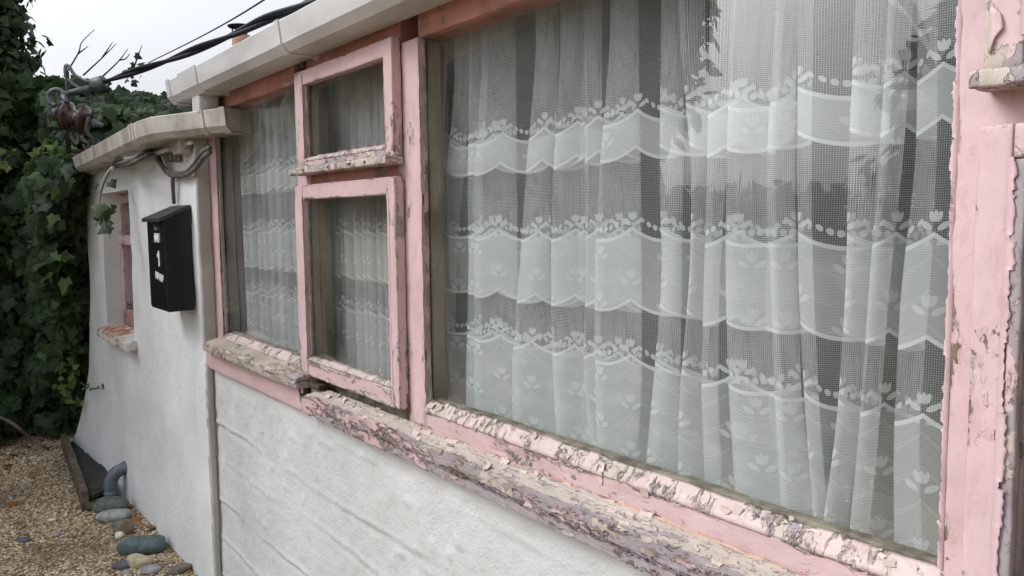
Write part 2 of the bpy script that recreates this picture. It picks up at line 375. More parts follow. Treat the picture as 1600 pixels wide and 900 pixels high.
def rbox(lo, hi, step=.02, r=.003):
    lo = np.array(lo, float); hi = np.array(hi, float); ax = []
    for k in range(3):
        rr = min(r, (hi[k]-lo[k])*.45); a, b = lo[k]+rr, hi[k]-rr; n = max(1, int(round((b-a)/step)))
        ax.append(np.concatenate([[lo[k], lo[k]+.3*rr], np.linspace(a, b, n+1), [hi[k]-.3*rr, hi[k]]]))
    n = [len(a) for a in ax]; idx = -np.ones(n, int); surf = np.zeros(n, bool)
    surf[0] = surf[-1] = True; surf[:, 0] = surf[:, -1] = True; surf[:, :, 0] = surf[:, :, -1] = True
    I = np.argwhere(surf); idx[surf] = np.arange(len(I))
    V = np.stack([ax[k][I[:, k]] for k in range(3)], 1)
    rr = np.minimum(r, (hi-lo)*.45); Q = np.clip(V, lo+rr, hi-rr); D_ = V-Q
    ln = np.linalg.norm(D_/rr, axis=1); edge = ((np.abs(D_) > 1e-9).sum(1) >= 2).astype(float)
    mx = np.abs(D_/rr).max(1); sc = np.where(ln > 1e-9, mx/np.maximum(ln, 1e-9), 1); V = Q+D_*sc[:, None]
    dd = np.sort(np.minimum(V-lo, hi-V), 1)[:, 1]
    edge = np.exp(-np.maximum(dd-r, 0)/.006)
    Fs = []
    def grid(S, flip):
        a, b, c, d = S[:-1, :-1], S[1:, :-1], S[1:, 1:], S[:-1, 1:]
        q = np.stack([a, b, c, d], -1).reshape(-1, 4); Fs.append(q[:, ::-1] if flip else q)
    grid(idx[0], True); grid(idx[-1], False); grid(idx[:, 0], False); grid(idx[:, -1], True); grid(idx[:, :, 0], True); grid(idx[:, :, -1], False)
    return V, np.concatenate(Fs), edge
def beam(name, lo, hi, mat, parent, step=.012, r=.003, wear=.15, edge=.25, wob=.0012, fn=None, wfn=None, cfn=None):
    V, Fq, e = rbox(lo, hi, step, r)
    w = np.clip(wear+edge*e+.22*fbm(V, 5., 3, 3), 0, 1)
    if wfn is not None: w = np.clip(w+wfn(V), 0, 1)
    if fn is not None: V = fn(V)
    if wob: V = V+np.stack([vnoise(V, 7., 21+k) for k in range(3)], 1)*wob*2+np.stack([vnoise(V, 40., 31+k) for k in range(3)], 1)*wob
    return link(name, mesh(name, V, Fq, {'wear': w, 'crm': (cfn(V) if cfn else 0*w)}, True), mat, parent)
def box(name, lo, hi, mat, parent=None, r=.004):
    V, Fq, e = rbox(lo, hi, 10., r); return link(name, mesh(name, V, Fq, {'wear': e*0+.2}), mat, parent)
def join(parts):
    Vs, Fs, o = [], [], 0
    for V, Fq in parts: Vs.append(V); Fs.append(np.asarray(Fq)+o); o += len(V)
    by = {}
    for f in Fs: by.setdefault(f.shape[1], []).append(f)
    return np.concatenate(Vs), [np.concatenate(v) for v in by.values()]
def smooth_path(P, n=8):
    P = np.asarray(P, float)
    if len(P) < 3: return P
    Q = np.vstack([2*P[0]-P[1], P, 2*P[-1]-P[-2]]); o = []
    for i in range(1, len(Q)-2):
        for t in np.linspace(0, 1, n, endpoint=False):
            a, b, c, d = Q[i-1], Q[i], Q[i+1], Q[i+2]
            o.append(.5*((2*b)+(-a+c)*t+(2*a-5*b+4*c-d)*t*t+(-a+3*b-3*c+d)*t**3))
    o.append(P[-1]); return np.array(o)
def tube_geo(P, r, seg=8):
    P = np.asarray(P, float); n = len(P); r = np.broadcast_to(np.asarray(r, float), (n,))
    T = np.gradient(P, axis=0); T /= np.linalg.norm(T, axis=1)[:, None]+1e-12
    u = np.cross(T[0], [0, 0, 1.]); u = u if np.linalg.norm(u) > .05 else np.cross(T[0], [1., 0, 0]); u /= np.linalg.norm(u)
    V = []
    for i in range(n):
        u = u-T[i]*(u@T[i]); u /= np.linalg.norm(u); v = np.cross(T[i], u)
        a = np.arange(seg)*2*math.pi/seg; V.append(P[i]+r[i]*(np.cos(a)[:, None]*u+np.sin(a)[:, None]*v))
    V = np.concatenate(V); S = np.arange(n*seg).reshape(n, seg); S2 = np.roll(S, -1, 1)
    q = np.stack([S[:-1], S2[:-1], S2[1:], S[1:]], -1).reshape(-1, 4)
    V = np.vstack([V, P[0], P[-1]]); a, b = n*seg, n*seg+1
    c0 = np.stack([np.full(seg, a), S2[0], S[0], S[0]], 1); c1 = np.stack([np.full(seg, b), S[-1], S2[-1], S2[-1]], 1)
    return V, q, np.concatenate([c0[:, :3], c1[:, :3]])
def tubes(name, paths, mat, parent=None, seg=8):
    Vs, Q, T, o = [], [], [], 0
    for P, r in paths:
        V, q, t = tube_geo(P, r, seg); Vs.append(V); Q.append(q+o); T.append(t+o); o += len(V)
    return link(name, mesh(name, np.concatenate(Vs), [np.concatenate(Q), np.concatenate(T)], None, True), mat, parent)
def sweep(path, prof, z=0., closed_ends=True):
    """profile (out, up) swept along a 2-D path; 'out' points to the right of travel"""
    P = np.asarray(path, float); n = len(P); d = np.diff(P[:, :2], axis=0); d /= np.linalg.norm(d, axis=1)[:, None]
    nr = np.stack([d[:, 1], -d[:, 0]], 1); V = []
    for i in range(n):
        if i == 0: m = nr[0]
        elif i == n-1: m = nr[-1]
        else: m = nr[i-1]+nr[i]; m = m/(m@nr[i-1])if True else m
        zz = z+(P[i, 2] if P.shape[1] > 2 else 0)
        for (o, h) in prof: V.append((P[i, 0]+m[0]*o, P[i, 1]+m[1]*o, zz+h))
    k = len(prof); S = np.arange(n*k).reshape(n, k); S2 = np.roll(S, -1, 1)
    q = [tuple(f) for f in np.stack([S[:-1], S[1:], S2[1:], S2[:-1]], -1).reshape(-1, 4)]
    if closed_ends: q += [tuple(S[0]), tuple(S[-1][::-1])]
    return V, q
def prism(poly, x0, x1):
    """(y,z) polygon extruded along x"""
    k = len(poly); V = [(x0, y, z) for y, z in poly]+[(x1, y, z) for y, z in poly]
    Fq = [tuple(range(k))[::-1], tuple(range(k, 2*k))]+[(i, (i+1) % k, k+(i+1) % k, k+i) for i in range(k)]
    return V, Fq
GZ = .05
def gz(x, y): return GZ+.012*math.sin(1.7*x+.4)*math.cos(2.1*y)

# ================================================================== GROUND
nx, ny = 150, 120
gx = np.concatenate([np.linspace(-60, -9, 20), np.linspace(-8.6, 2, 90), np.linspace(3, 60, 25)]); gy = np.concatenate([np.linspace(-60, -4, 25), np.linspace(-3.7, .6, 60), np.linspace(1.5, 60, 25)])
X, Y = np.meshgrid(gx, gy, indexing='ij'); Z = GZ+.012*np.sin(1.7*X+.4)*np.cos(2.1*Y)*np.exp(-np.maximum(np.hypot(X+3, Y+1)-6, 0)/3)
V = np.stack([X, Y, Z], -1).reshape(-1, 3); V[:, 2] += .01*fbm(V*[1, 1, 0], 6., 3, 5)*(np.hypot(V[:, 0]+3, V[:, 1]+1) < 7)
S = np.arange(len(V)).reshape(X.shape)
struct(link('ground', mesh('ground', V, np.stack([S[:-1, :-1], S[1:, :-1], S[1:, 1:], S[:-1, 1:]], -1).reshape(-1, 4), None, True), 'ground'))

# ================================================================== COTTAGE
cot = tag(empty('cottage', (-2.5, .05, GZ)), 'low white rendered cottage with peeling pink window frames and white gutters', 'cottage')
# far wall with a deep set little window; the far end rounds away and flares at its foot
RX0, RX1, RZ0, RZ1, WY = -5.30, -4.60, 1.005, 1.80, -.05
def far_wall():
    us = np.concatenate([np.linspace(-3.335, RX1, 40), np.linspace(RX1-.03, RX0, 18), np.linspace(RX0-.03, -5.75, 14), np.linspace(-5.8, -7.4, 34)])
    zs = np.concatenate([np.linspace(-.05, RZ0, 36), np.linspace(RZ0+.03, RZ1, 26), np.linspace(RZ1+.02, 2.02, 8)])
    Uu, Zz = np.meshgrid(us, zs, indexing='ij'); P = np.stack([Uu, Uu*0+WY, Zz], -1)
    end = -5.78-.55*np.clip(1-Zz/1.25, 0, 1)**1.3
    over = np.clip(end-Uu, 0, None)
    ang = np.clip(over/.28, 0, math.pi/2); xs = np.where(over > 0, end-.28*np.sin(ang), Uu); ys = np.where(over > 0, WY+.28*(1-np.cos(ang))+np.clip(over-.28*math.pi/2, 0, None), WY)
    P[..., 0] = xs; P[..., 1] = ys-.10*np.clip(1-Zz/.8, 0, 1)**2*np.clip((-Uu-4.4)/1.5, 0, 1)
    Pf = P.reshape(-1, 3); d = .016*fbm(Pf*[1, 0, 1], 1.7, 3, 9)+.005*fbm(Pf, 9., 3, 4)
    P[..., 1] += d.reshape(Uu.shape)
    S = np.arange(Uu.size).reshape(Uu.shape); q = []
    for i in range(len(us)-1):
        for j in range(len(zs)-1):
            if RX0-.001 <= us[i+1] and us[i] <= RX1+.001 and zs[j] >= RZ0-.001 and zs[j+1] <= RZ1+.001: continue
            q.append((S[i, j], S[i, j+1], S[i+1, j+1], S[i+1, j]))
    V = P.reshape(-1, 3).tolist()
    # reveals of the recess, .13 m deep
    i0, i1 = int(np.argmin(abs(us-RX1))), int(np.argmin(abs(us-RX0))); j0, j1 = int(np.argmin(abs(zs-RZ0))), int(np.argmin(abs(zs-RZ1)))
    ring = [(i, j0) for i in range(i0, i1)]+[(i1, j) for j in range(j0, j1)]+[(i, j1) for i in range(i1, i0, -1)]+[(i0, j) for j in range(j1, j0, -1)]
    base = len(V)
    for (i, j) in ring: p = P[i, j]; V.append((p[0], WY+.17, p[2]))
    for (i, j) in ring: V.append(tuple(P[i, j]))
    for k in range(len(ring)):
        a, b = ring[k], ring[(k+1) % len(ring)]; nr_ = len(ring); q.append((base+nr_+k, base+nr_+(k+1) % nr_, base+(k+1) % nr_, base+k))
    # right end of the thick wall, where the window begins
    col = list(range(len(V), len(V)+len(zs)))
    for j in range(len(zs)): V.append(tuple(P[0, j]))
    V2 = len(V)
    for j in col: V.append((-3.335, .30, V[j][2]))
    for j in range(len(zs)-1): q.append((col[j], V2+j, V2+j+1, col[j+1]))
    # top of the wall
    for i in range(len(us)-1): pass
    return V, q
V, q = far_wall(); w = link('wall', mesh('wall', V, q, None, True), 'wall_far', cot); w['label'] = 'smooth white rendered wall behind the letterbox'
# lower wall below the big window: rough concrete with board marks
def near_wall():
    us = np.linspace(-3.325, 1.6, 560); zs = np.linspace(-.05, 1.115, 150); Uu, Zz = np.meshgrid(us, zs, indexing='ij')
    Pf = np.stack([Uu, Uu*0, Zz], -1).reshape(-1, 3); y = -.022+.010*fbm(Pf, 2.2, 3, 2)+.0045*fbm(Pf, 16., 3, 8)
    for zr, am, off in ((.985, .002, 1), (.80, .005, 2), (.655, .003, 3), (.50, .005, 4), (.33, .004, 5), (.17, .003, 6)):
        dz = Pf[:, 2]-zr-.05*vnoise(Pf*[1, 0, 0], 1.4, 40+off)-.012*vnoise(Pf, 14., 50+off)
        am_ = am*np.clip(.5+2.2*vnoise(Pf*[1, 0, 0], 4., 60+off), 0, 1.3)
        y -= am_*np.exp(-(dz/.009)**2)-am_*.7*np.exp(-((dz+.016)/.010)**2); y += .002*np.tanh(dz/.02)*(off % 2-.5)
    lump = np.clip(vnoise(Pf, 26., 70)-.22, 0, 1); y -= .02*lump*(vnoise(Pf, 2.5, 71) > -.05)
    V = np.stack([Pf[:, 0], y, Pf[:, 2]], 1); S = np.arange(len(V)).reshape(Uu.shape)
    return V, np.stack([S[:-1, :-1], S[1:, :-1], S[1:, 1:], S[:-1, 1:]], -1).reshape(-1, 4)
V, q = near_wall(); w = link('wall', mesh('wall', V, q, None, True), 'wall_near', cot); w['label'] = 'rough white concrete wall with board marks below the sill'
box('wall_backing', (-3.33, -.004, -.05), (1.6, .2, 1.10), 'seam', cot)
# grey bare strip where the two walls meet
def seamfn(V):
    V = V.copy(); V[:, 1] -= .003*vnoise(V, 30., 5); V[:, 0] += .004*vnoise(V, 12., 6); return V
beam('mortar_joint', (-3.352, -.052, .0), (-3.318, -.030, 1.05), 'seam', cot, .02, .004, fn=seamfn, wob=.002)
beam('mortar_joint', (-3.350, -.056, 1.11), (-3.326, -.004, 2.0), 'seam', cot, .02, .006, fn=seamfn, wob=.002)
# wall to the right of the windows, roof, room
box('wall', (.30, -.03, 1.10), (1.6, .2, 2.15), 'wall_near', cot)
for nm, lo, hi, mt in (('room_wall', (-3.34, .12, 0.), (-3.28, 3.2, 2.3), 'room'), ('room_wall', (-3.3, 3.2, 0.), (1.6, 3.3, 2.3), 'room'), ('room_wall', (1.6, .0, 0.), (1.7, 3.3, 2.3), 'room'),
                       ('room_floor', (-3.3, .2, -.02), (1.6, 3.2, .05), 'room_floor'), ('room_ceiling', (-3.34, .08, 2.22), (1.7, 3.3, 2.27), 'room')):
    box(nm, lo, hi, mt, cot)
def roof_slab(x0, x1, y0, z0, y1, z1, th=.05):
    V = [(x, y, z+d) for d in (0, th) for (x, y, z) in ((x0, y0, z0), (x1, y0, z0), (x1, y1, z1), (x0, y1, z1))]
    return V, [(0, 3, 2, 1), (4, 5, 6, 7), (0, 1, 5, 4), (1, 2, 6, 5), (2, 3, 7, 6), (3, 0, 4, 7)]
V, q = roof_slab(-3.40, 1.8, -.02, 2.15, 3.4, 2.90); roof = link('roof', mesh('roof', V, q), 'roof', cot)
V, q = roof_slab(-5.9, -3.44, -.06, 1.99, 3.4, 2.56); link('roof', mesh('roof', V, q), 'roof', cot)
beam('fascia_board', (-3.33, .004, 2.13), (1.6, .05, 2.24), 'dark_wood', cot, .03)
beam('fascia_board', (-5.72, -.085, 1.925), (-3.36, -.052, 2.03), 'stone_sill', cot, .03, wear=.1)
# chimney pot with a dark cowl
c = atT(378, 66, 4.6)
def lathe(prof, seg=20, c=(0, 0, 0)):
    V = [(c[0]+r*math.cos(2*math.pi*k/seg), c[1]+r*math.sin(2*math.pi*k/seg), c[2]+z) for r, z in prof for k in range(seg)]
    n = len(prof); q = [(i*seg+k, i*seg+(k+1) % seg, (i+1)*seg+(k+1) % seg, (i+1)*seg+k) for i in range(n-1) for k in range(seg)]
    q += [tuple(range(seg))[::-1], tuple(range((n-1)*seg, n*seg))]; return V, q
V, q = lathe([(.058, -.62), (.054, .0), (.051, .036), (.042, .038), (.042, .02)], 20, c); pot = link('chimney_pot', mesh('chimney_pot', V, q, None, True), 'terracotta', roof)
V, q = lathe([(.0, .085), (.074, .083), (.078, .089), (.0, .100)], 20, c); link('cowl', mesh('cowl', V, q, None, True), 'black', roof)
for k in range(3):
    a = k*2.1+.3; tubes('cowl_leg', [(np.array([[c[0]+.045*math.cos(a), c[1]+.045*math.sin(a), c[2]+.02], [c[0]+.052*math.cos(a), c[1]+.052*math.sin(a), c[2]+.085]]), .0045)], 'black', roof, 6)

# ------------------------------------------------------------------ window frames
G0, G1, GB, GT = -1.677, -.446, 1.180, 2.057       # large pane
win = empty('window', (-2, 0, 1.12), cot)
lowear = lambda z0, k=.35, s=.10: (lambda V: k*np.exp(-np.abs(V[:, 2]-z0)/s))
def post(x0, x1, z0=1.115, z1=2.06, wear=.06, edge=.30, nm='mullion', st=.008):
    beam(nm, (x0, -.002, z0), (x1, .0165, z1), 'pink_v', win, st, .004, wear, edge, .0014, wfn=lowear(1.14, .28))
    return box('inner_jamb', (x0+.001, .0225, z0), (x1-.001, .064, z1), 'olive', win)
post(-3.335, -3.245, nm='jamb', wear=.10)
post(-2.435, -2.335)
post(-1.76, G0, wear=.05)
post(G1, -.36, wear=.02, st=.006)
post(.24, .31, nm='jamb')
for x0, x1 in ((-3.335, -2.435), (-2.335, -1.76), (G0, G1), (-.36, .24)):
    beam('head_rail', (x0+.001, -.003, GT), (x1-.001, .072, 2.135), 'salmon', win, .012, .004, .18, .2)
# transoms between the upper and lower sashes
for x0, x1 in ((-2.335, -1.76), (-.36, .24)):
    beam('transom', (x0, -.001, 1.725), (x1, .06, 1.80), 'salmon', win, .012, .003, .25, .2)
# bottom rails, cracked putty and the bare ledge behind the glass
def rail(x0, x1):
    beam('bottom_rail', (x0+.001, -.004, 1.112), (x1-.001, .017, 1.158), 'pink_rail', win, .004, .003, .12, .22, .001)
    poly = [(-.006, 1.157), (-.006, 1.163), (.0165, 1.184), (.0165, 1.157)]
    us = np.arange(x0+.001, x1, .004); n = 9
    prof = np.array([(-.006, 1.1565), (-.0065, 1.160), (-.005, 1.1645)]+[(-.005+.0215*t, 1.1645+.0195*t) for t in np.linspace(.15, 1, 7)]+[(.0165, 1.1565)])
    V = np.concatenate([np.column_stack([np.full(len(prof), u), prof]) for u in us]); V[:, 2] += .004*vnoise(V*[1, 0, 0], 22., 3)*np.clip((V[:, 2]-1.157)/.02, 0, 1); V[:, 1] -= .003*vnoise(V, 30., 4)*(V[:, 1] < .01)
    k = len(prof); S = np.arange(len(V)).reshape(len(us), k); S2 = np.roll(S, -1, 1)
    link('putty_bead', mesh('putty_bead', V, np.stack([S[:-1], S[1:], S2[1:], S2[:-1]], -1).reshape(-1, 4), {'wear': np.clip(.22+.5*fbm(V, 6., 3, 8), 0, 1)}, True), 'putty', win)
    beam('inner_ledge', (x0, .0225, 1.10), (x1, .046, 1.187), 'ledge', win, .01, .004, wob=.0025)
rail(G0, G1); rail(-3.245, -2.435)
M['primer'] = paint('exposed_orange_primer', top=(.46, .225, .135), top2=(.56, .36, .25), bias=.03, grain=(.3, 1, 1), cells=60., dirt=.5)
beam('primer_strip', (-1.75, -.0085, 1.106), (G1, -.0045, 1.1195), 'primer', win, .006, .0015, .30, .1, .003)
box('inner_ledge', (-2.335, .0225, 1.10), (-1.76, .046, 1.18), 'ledge', win); box('inner_ledge', (-.36, .0225, 1.10), (.24, .046, 1.18), 'ledge', win)
box('inner_board', (-3.3, .0475, 1.12), (.3, .32, 1.15), 'olive', win)
def pane(x0, x1, z0, z1, y, parent):
    return box('pane', (x0-.004, y-.0018, z0-.004), (x1+.004, y+.0018, z1+.004), 'glass', parent, .0004)
pane(G0, G1, GB, GT, .0195, win); pane(-3.245, -2.435, GB, GT, .0195, win)
# slim putty fillet up the sides of the big pane
for x0, x1 in ((G0, G0+.004), (G1-.004, G1)):
    beam('side_putty', (x0, .006, 1.185), (x1, .0172, GT), 'peel_v', win, .006, .002, .25, .2, .0025)
beam('side_putty', (-3.245, .004, 1.185), (-3.236, .0172, GT), 'peel_v', win, .006, .002, .4, .2, .002)

def sash(x0, x1, z0, z1, gx0, gx1, gz0, gz1, drip, wear, bot):
    sh = empty('casement_sash', ((x0+x1)/2, -.015, z0), cot); yf, yb = -.031, -.0035; yg = -.010
    for a, b in ((x0, gx0), (gx1, x1)): beam('stile', (a, yf, z0), (b, yb, z1), 'pink_v', sh, .006, .003, wear, .28, .001, wfn=lowear(z0, .3, .07))
    beam('top_rail', (gx0+.0005, yf+.001, gz1), (gx1-.0005, yb, z1), 'pink_h', sh, .006, .003, wear, .28, .001)
    beam('bottom_rail', (gx0+.0005, yf+.001, z0), (gx1-.0005, yb, gz0-.006), 'pink_rail', sh, .005, .003, bot, .25, .0012)
    # sloped putty along the bottom and sides of the glass
    V, q = prism([(yf+.002, gz0-.0065), (yf+.002, gz0-.004), (yg-.002, gz0+.012), (yg-.002, gz0-.0065)], gx0, gx1)
    us = np.linspace(gx0, gx1, 90); prof = np.array([(yf+.0015, gz0-.0062), (yf+.001, gz0-.003), (yf+.009, gz0+.004), (yg-.002, gz0+.009), (yg-.002, gz0-.0062)])
    V = np.concatenate([np.column_stack([np.full(5, u), prof]) for u in us]); V[:, 2] += .003*vnoise(V*[1, 0, 0], 35., 6)*(V[:, 2] > gz0)
    S = np.arange(len(V)).reshape(-1, 5); S2 = np.roll(S, -1, 1)
    link('putty_bead', mesh('putty_bead', V, np.stack([S[:-1], S[1:], S2[1:], S2[:-1]], -1).reshape(-1, 4), {'wear': np.clip(.3+.5*fbm(V, 9., 3, 8), 0, 1)}), 'putty', sh)
    for a, b in ((gx0-.0005, gx0+.008), (gx1-.008, gx1+.0005)):
        beam('side_putty', (a, yf+.010, gz0+.008), (b, yg-.002, gz1), 'peel_v', sh, .006, .002, .38, .2, .002)
    pane(gx0, gx1, gz0, gz1, yg, sh)
    if drip:
        beam('drip_moulding', (x0-.006, -.056, z0-.021), (x1+.004, -.004, z0-.001), 'putty', sh, .005, .004, .3, .25, .0018)
    box('inner_stile', (gx0-.03, -.0032, gz0-.03), (gx0, .021, gz1+.02), 'olive', sh); box('inner_stile', (gx1, -.0032, gz0-.03), (gx1+.03, .021, gz1+.02), 'olive', sh)
    return sh
s1 = sash(-2.365, -1.757, 1.787, 2.072, -2.305, -1.800, 1.812, 2.030, True, .10, .34); s1['label'] = 'small top hung sash above the casement'
s2 = sash(-2.392, -1.755, 1.150, 1.736, -2.332, -1.790, 1.205, 1.692, False, .06, .20)
s3 = sash(-.407, .21, 1.787, 2.072, -.366, .165, 1.812, 2.030, True, .30, .42)
s4 = sash(-.409, .22, 1.150, 1.727, -.3735, .175, 1.205, 1.690, False, .04, .2)
# rusty nails under the drip moulding of the small sash
for x in (-2.25, -2.08, -1.95, -1.86): 
    V, q = lathe([(.0, -.004), (.004, -.003), (.004, .003), (.0, .004)], 8, (x, -.057, 1.776)); link('nail', mesh('nail', V, q), 'rust', s1)

# ------------------------------------------------------------------ sills
def sillfn(V):
    V = V.copy(); t = np.clip((-V[:, 1])/.06, 0, 1); top = (V[:, 2] > 1.075)
    V[:, 2] -= np.where(top, .012*t, 0); V[:, 2] += .003*fbm(V*[1, .3, 0], 4., 3, 12)*top
    V[:, 1] += .002*fbm(V*[1, 0, 1], 6., 3, 13)*(V[:, 1] < -.03)
    e = np.clip((-2.27-V[:, 0])/.05, 0, 1); V[:, 2] -= .018*e*top; V[:, 1] += .02*e*(V[:, 1] < -.03)*vnoise(V, 25., 4)
    return V
sill = beam('window_sill', (-2.315, -.062, 1.045), (1.0, -.0045, 1.120), 'sill', cot, .0032, .0015, .30, .12, .0010, sillfn, wfn=lambda V: .30*fbm(V, 3., 2, 77)+.14*(V[:, 1] > -.058)+.10*np.clip((V[:, 0]+1.6)/.8, 0, 1)-.22*np.clip((-1.35-V[:, 0])/.5, 0, 1)*(V[:, 1] < -.056), cfn=lambda V: np.where(V[:, 1] < -.057, -.14, .075))
sill['label'] = 'rotting pink window sill with flaking paint'
def smallsill(V):
    V = V.copy(); t = np.clip((-V[:, 1])/.078, 0, 1); V[:, 2] -= np.where(V[:, 2] > 1.14, .014*t, 0); return V
ss = beam('window_sill', (-3.275, -.078, 1.113), (-2.318, -.0045, 1.163), 'stone_sill', cot, .006, .006, .25, .2, .0025, smallsill); ss['label'] = 'short bare weathered sill under the narrow pane'
beam('apron_board', (-3.335, -.046, 1.036), (-2.335, -.0225, 1.1125), 'pink_h', cot, .008, .004, .02, .15)
beam('rotten_sill_end', (-2.375, -.050, 1.055), (-2.325, -.006, 1.112), 'rotten', cot, .006, .010, wob=.006)  # rotten wood chunk, coloured near black in place of the shaded hole
beam('rotten_sill_end', (-2.318, -.045, 1.1125), (-2.24, -.006, 1.128), 'rotten', cot, .006, .006, wob=.008)
# curled flakes of paint standing off the wood, too many and small to pick apart
def flakes(n, sampler, smin, smax, lift):
    parts = []
    for i in range(n):
        p, nrm, tan = sampler(); nrm = np.array(nrm, float); tan = np.array(tan, float); tan += RNG.normal(0, .35, 3); tan -= nrm*(tan@nrm); tan /= np.linalg.norm(tan); bt = np.cross(nrm, tan)
        a = RNG.uniform(smin, smax)*RNG.choice([.6, 1., 1.6]); b = a*RNG.uniform(.35, .8); cu = RNG.uniform(.2, 1.)*lift
        V = []
        for s_ in (-1, 0, 1):
            for t_ in (-1, 0, 1):
                jx, jy = RNG.normal(0, .22, 2)
                V.append(p+tan*(s_+jx)*a*.5+bt*(t_+jy)*b*.5+nrm*(.0012+cu*a*.22*(t_+1)**1.5*.6+.1*a*s_*s_*cu))
        q = [(r*3+c_, r*3+c_+1, r*3+c_+4, r*3+c_+3) for r in (0, 1) for c_ in (0, 1)]
        parts.append((np.array(V), np.array(q)))
    return join(parts)
def s_sill():
    x = RNG.uniform(-2.2, .3); y = RNG.uniform(-.06, -.008); return np.array([x, y, 1.114-.012*(-y/.06)]), (0, -.15, 1), (1, 0, 0)
def s_front():
    x = RNG.uniform(-2.25, .3); z = RNG.uniform(1.05, 1.10); return np.array([x, -.064, z]), (0, -1, 0), (1, 0, 0)
def s_rail():
    x = RNG.uniform(G0, G1); return np.array([x, -.004, RNG.choice([1.118, 1.155, RNG.uniform(1.115, 1.155)])]), (0, -1, .2), (1, 0, 0)
def s_put():
    x = RNG.uniform(G0, G1); t = RNG.uniform(0, 1); return np.array([x, -.005+.02*t, 1.165+.019*t]), (0, -.65, .75), (1, 0, 0)
for smp, n, a, b, l, par in ((s_sill, 480, .006, .017, 1.1, sill), (s_front, 70, .005, .014, 1.3, sill), (s_rail, 70, .005, .013, 1.0, win), (s_put, 80, .005, .012, .8, win)):
    V, Fq = flakes(n, smp, a, b, l); o = link('paint_flakes', mesh('paint_flakes', V, Fq), 'flake', par); o['kind'] = 'stuff'
# large curled peels on the mullion and stiles
def peel(p, nrm, tan, a, b, cu, par):
    nrm = np.array(nrm, float); tan = np.array(tan, float); bt = np.cross(nrm, tan); V = []
    for s_ in np.linspace(-1, 1, 7):
        wd = max(.12, (1-abs(s_)**1.5)*(.75+.35*RNG.normal()))
        for t_ in np.linspace(0, 1, 5): V.append(np.array(p)+tan*s_*a*.5+bt*t_*b*wd+nrm*(.0006+.22*cu*b*t_**2*(1-.5*s_*s_)))
    q = [(r*5+c_, r*5+c_+1, r*5+c_+6, r*5+c_+5) for r in range(6) for c_ in range(4)]
    o = link('paint_peel', mesh('paint_peel', V, q, {'wear': np.full(len(V), -.2)}, True), 'pink_v', par)
    md = o.modifiers.new('thickness', 'SOLIDIFY'); md.thickness = .0012; return o
def ragged(x, z0, z1, y, side, amp, par, mat='pink_v', step=.0035, sd=1, keep=.003):
    """thin skin of paint whose free edge is torn; side -1 tears to the left, +1 to the right"""
    rg_ = np.random.default_rng(sd); zs, w_ = [z0], [keep]
    while zs[-1] < z1:
        L = rg_.choice([.004, .008, .016, .035])*rg_.uniform(.5, 1.3); ww = keep+amp*rg_.beta(1.1, 2.6); m_ = max(2, int(L/.004))
        zs.append(zs[-1]+.0008)
        w_.append(ww)
        for q in range(m_): zs.append(zs[-1]+L/m_); w_.append(max(keep*.3, ww+amp*.10*rg_.normal()))
    zs = np.array(zs); w_ = np.array(w_); Q = np.column_stack([0*zs+sd, 0*zs, zs])
    lift = .0008+.003*np.clip(fbm(Q, 30., 2, sd+5), 0, 1); V = []
    for z, ww, lf in zip(zs, w_, lift): V += [(x-side*.004, y, z), (x+side*ww*.5, y-.0004, z), (x+side*ww, y-lf, z), (x+side*ww*.97, y-lf+.0013, z), (x-side*.004, y+.0012, z)]
    S = np.arange(len(V)).reshape(-1, 5); S2 = np.roll(S, -1, 1); q = np.stack([S[:-1], S[1:], S2[1:], S2[:-1]], -1).reshape(-1, 4)
    return link('torn_paint_edge', mesh('torn_paint_edge', V, q if side < 0 else q[:, ::-1], {'wear': np.full(len(V), .0)}), mat, par)
ragged(G1, 1.19, 2.05, -.0028, -1, .006, win, sd=1, keep=.001)
ragged(G0, 1.19, 2.05, -.0028, 1, .006, win, sd=4, keep=.001)
ragged(-.3735, 1.21, 1.69, -.0318, 1, .012, s4, sd=7, keep=.001)
ragged(-.366, 1.82, 2.03, -.0318, 1, .012, s3, sd=9)
ragged(-3.245, 1.19, 2.05, -.0028, 1, .006, win, sd=12)
ragged(-2.332, 1.21, 1.69, -.0318, 1, .004, s2, sd=15); ragged(-1.79, 1.21, 1.69, -.0318, -1, .004, s2, sd=16); ragged(-2.305, 1.82, 2.03, -.0318, 1, .004, s1, sd=17)
beam('side_bevel', (-.3735, -.0295, 1.21), (-.3585, -.0135, 1.69), 'peel_v', s4, .005, .004, .35, .1, .002)
peel((-.40, -.0325, 1.83), (0, -1, 0), (0, 0, -1), .05, .02, .5, s3)

# ------------------------------------------------------------------ gutters
GP = [(-.112, .082), (-.108, .086), (-.103, .082), (-.100, .024), (-.082, .004), (-.004, .004), (-.003, .082), (0., .082), (0., 0.), (-.084, 0.), (-.104, .022)]
GP = [(-o, h) for o, h in GP]                      # 'out' is to the right of travel
def grow(pf, d):
    c_ = np.mean(pf, 0); return [(o+(d if o > c_[0] else -d), h+(d if h > c_[1] else -d)) for o, h in pf]
SLEEVE = [(.1165, .088), (.1095, .0205), (.0865, -.0055), (-.003, -.0055), (-.003, -.001), (.0842, -.001), (.1042, .0228), (.1115, .088)]
ZU = 2.106; YU = -.012
def gutter_run(path, z, mat, nm='gutter'):
    V, q = sweep(path, GP, z); return link(nm, mesh(nm, V, q), mat, cot)
gut = gutter_run([(-3.42, YU), (1.7, YU)], ZU, 'gutter'); gut['label'] = 'white plastic gutter above the big window'
def sleeve(a, b, z, par, nm, mat='gutter'):
    V, q = sweep([a, b], SLEEVE, z); return link(nm, mesh(nm, V, q), mat, par)
for x in (-3.055, -2.245, -1.43, -.6): sleeve((x-.014, YU), (x+.014, YU), ZU, gut, 'bracket'); 
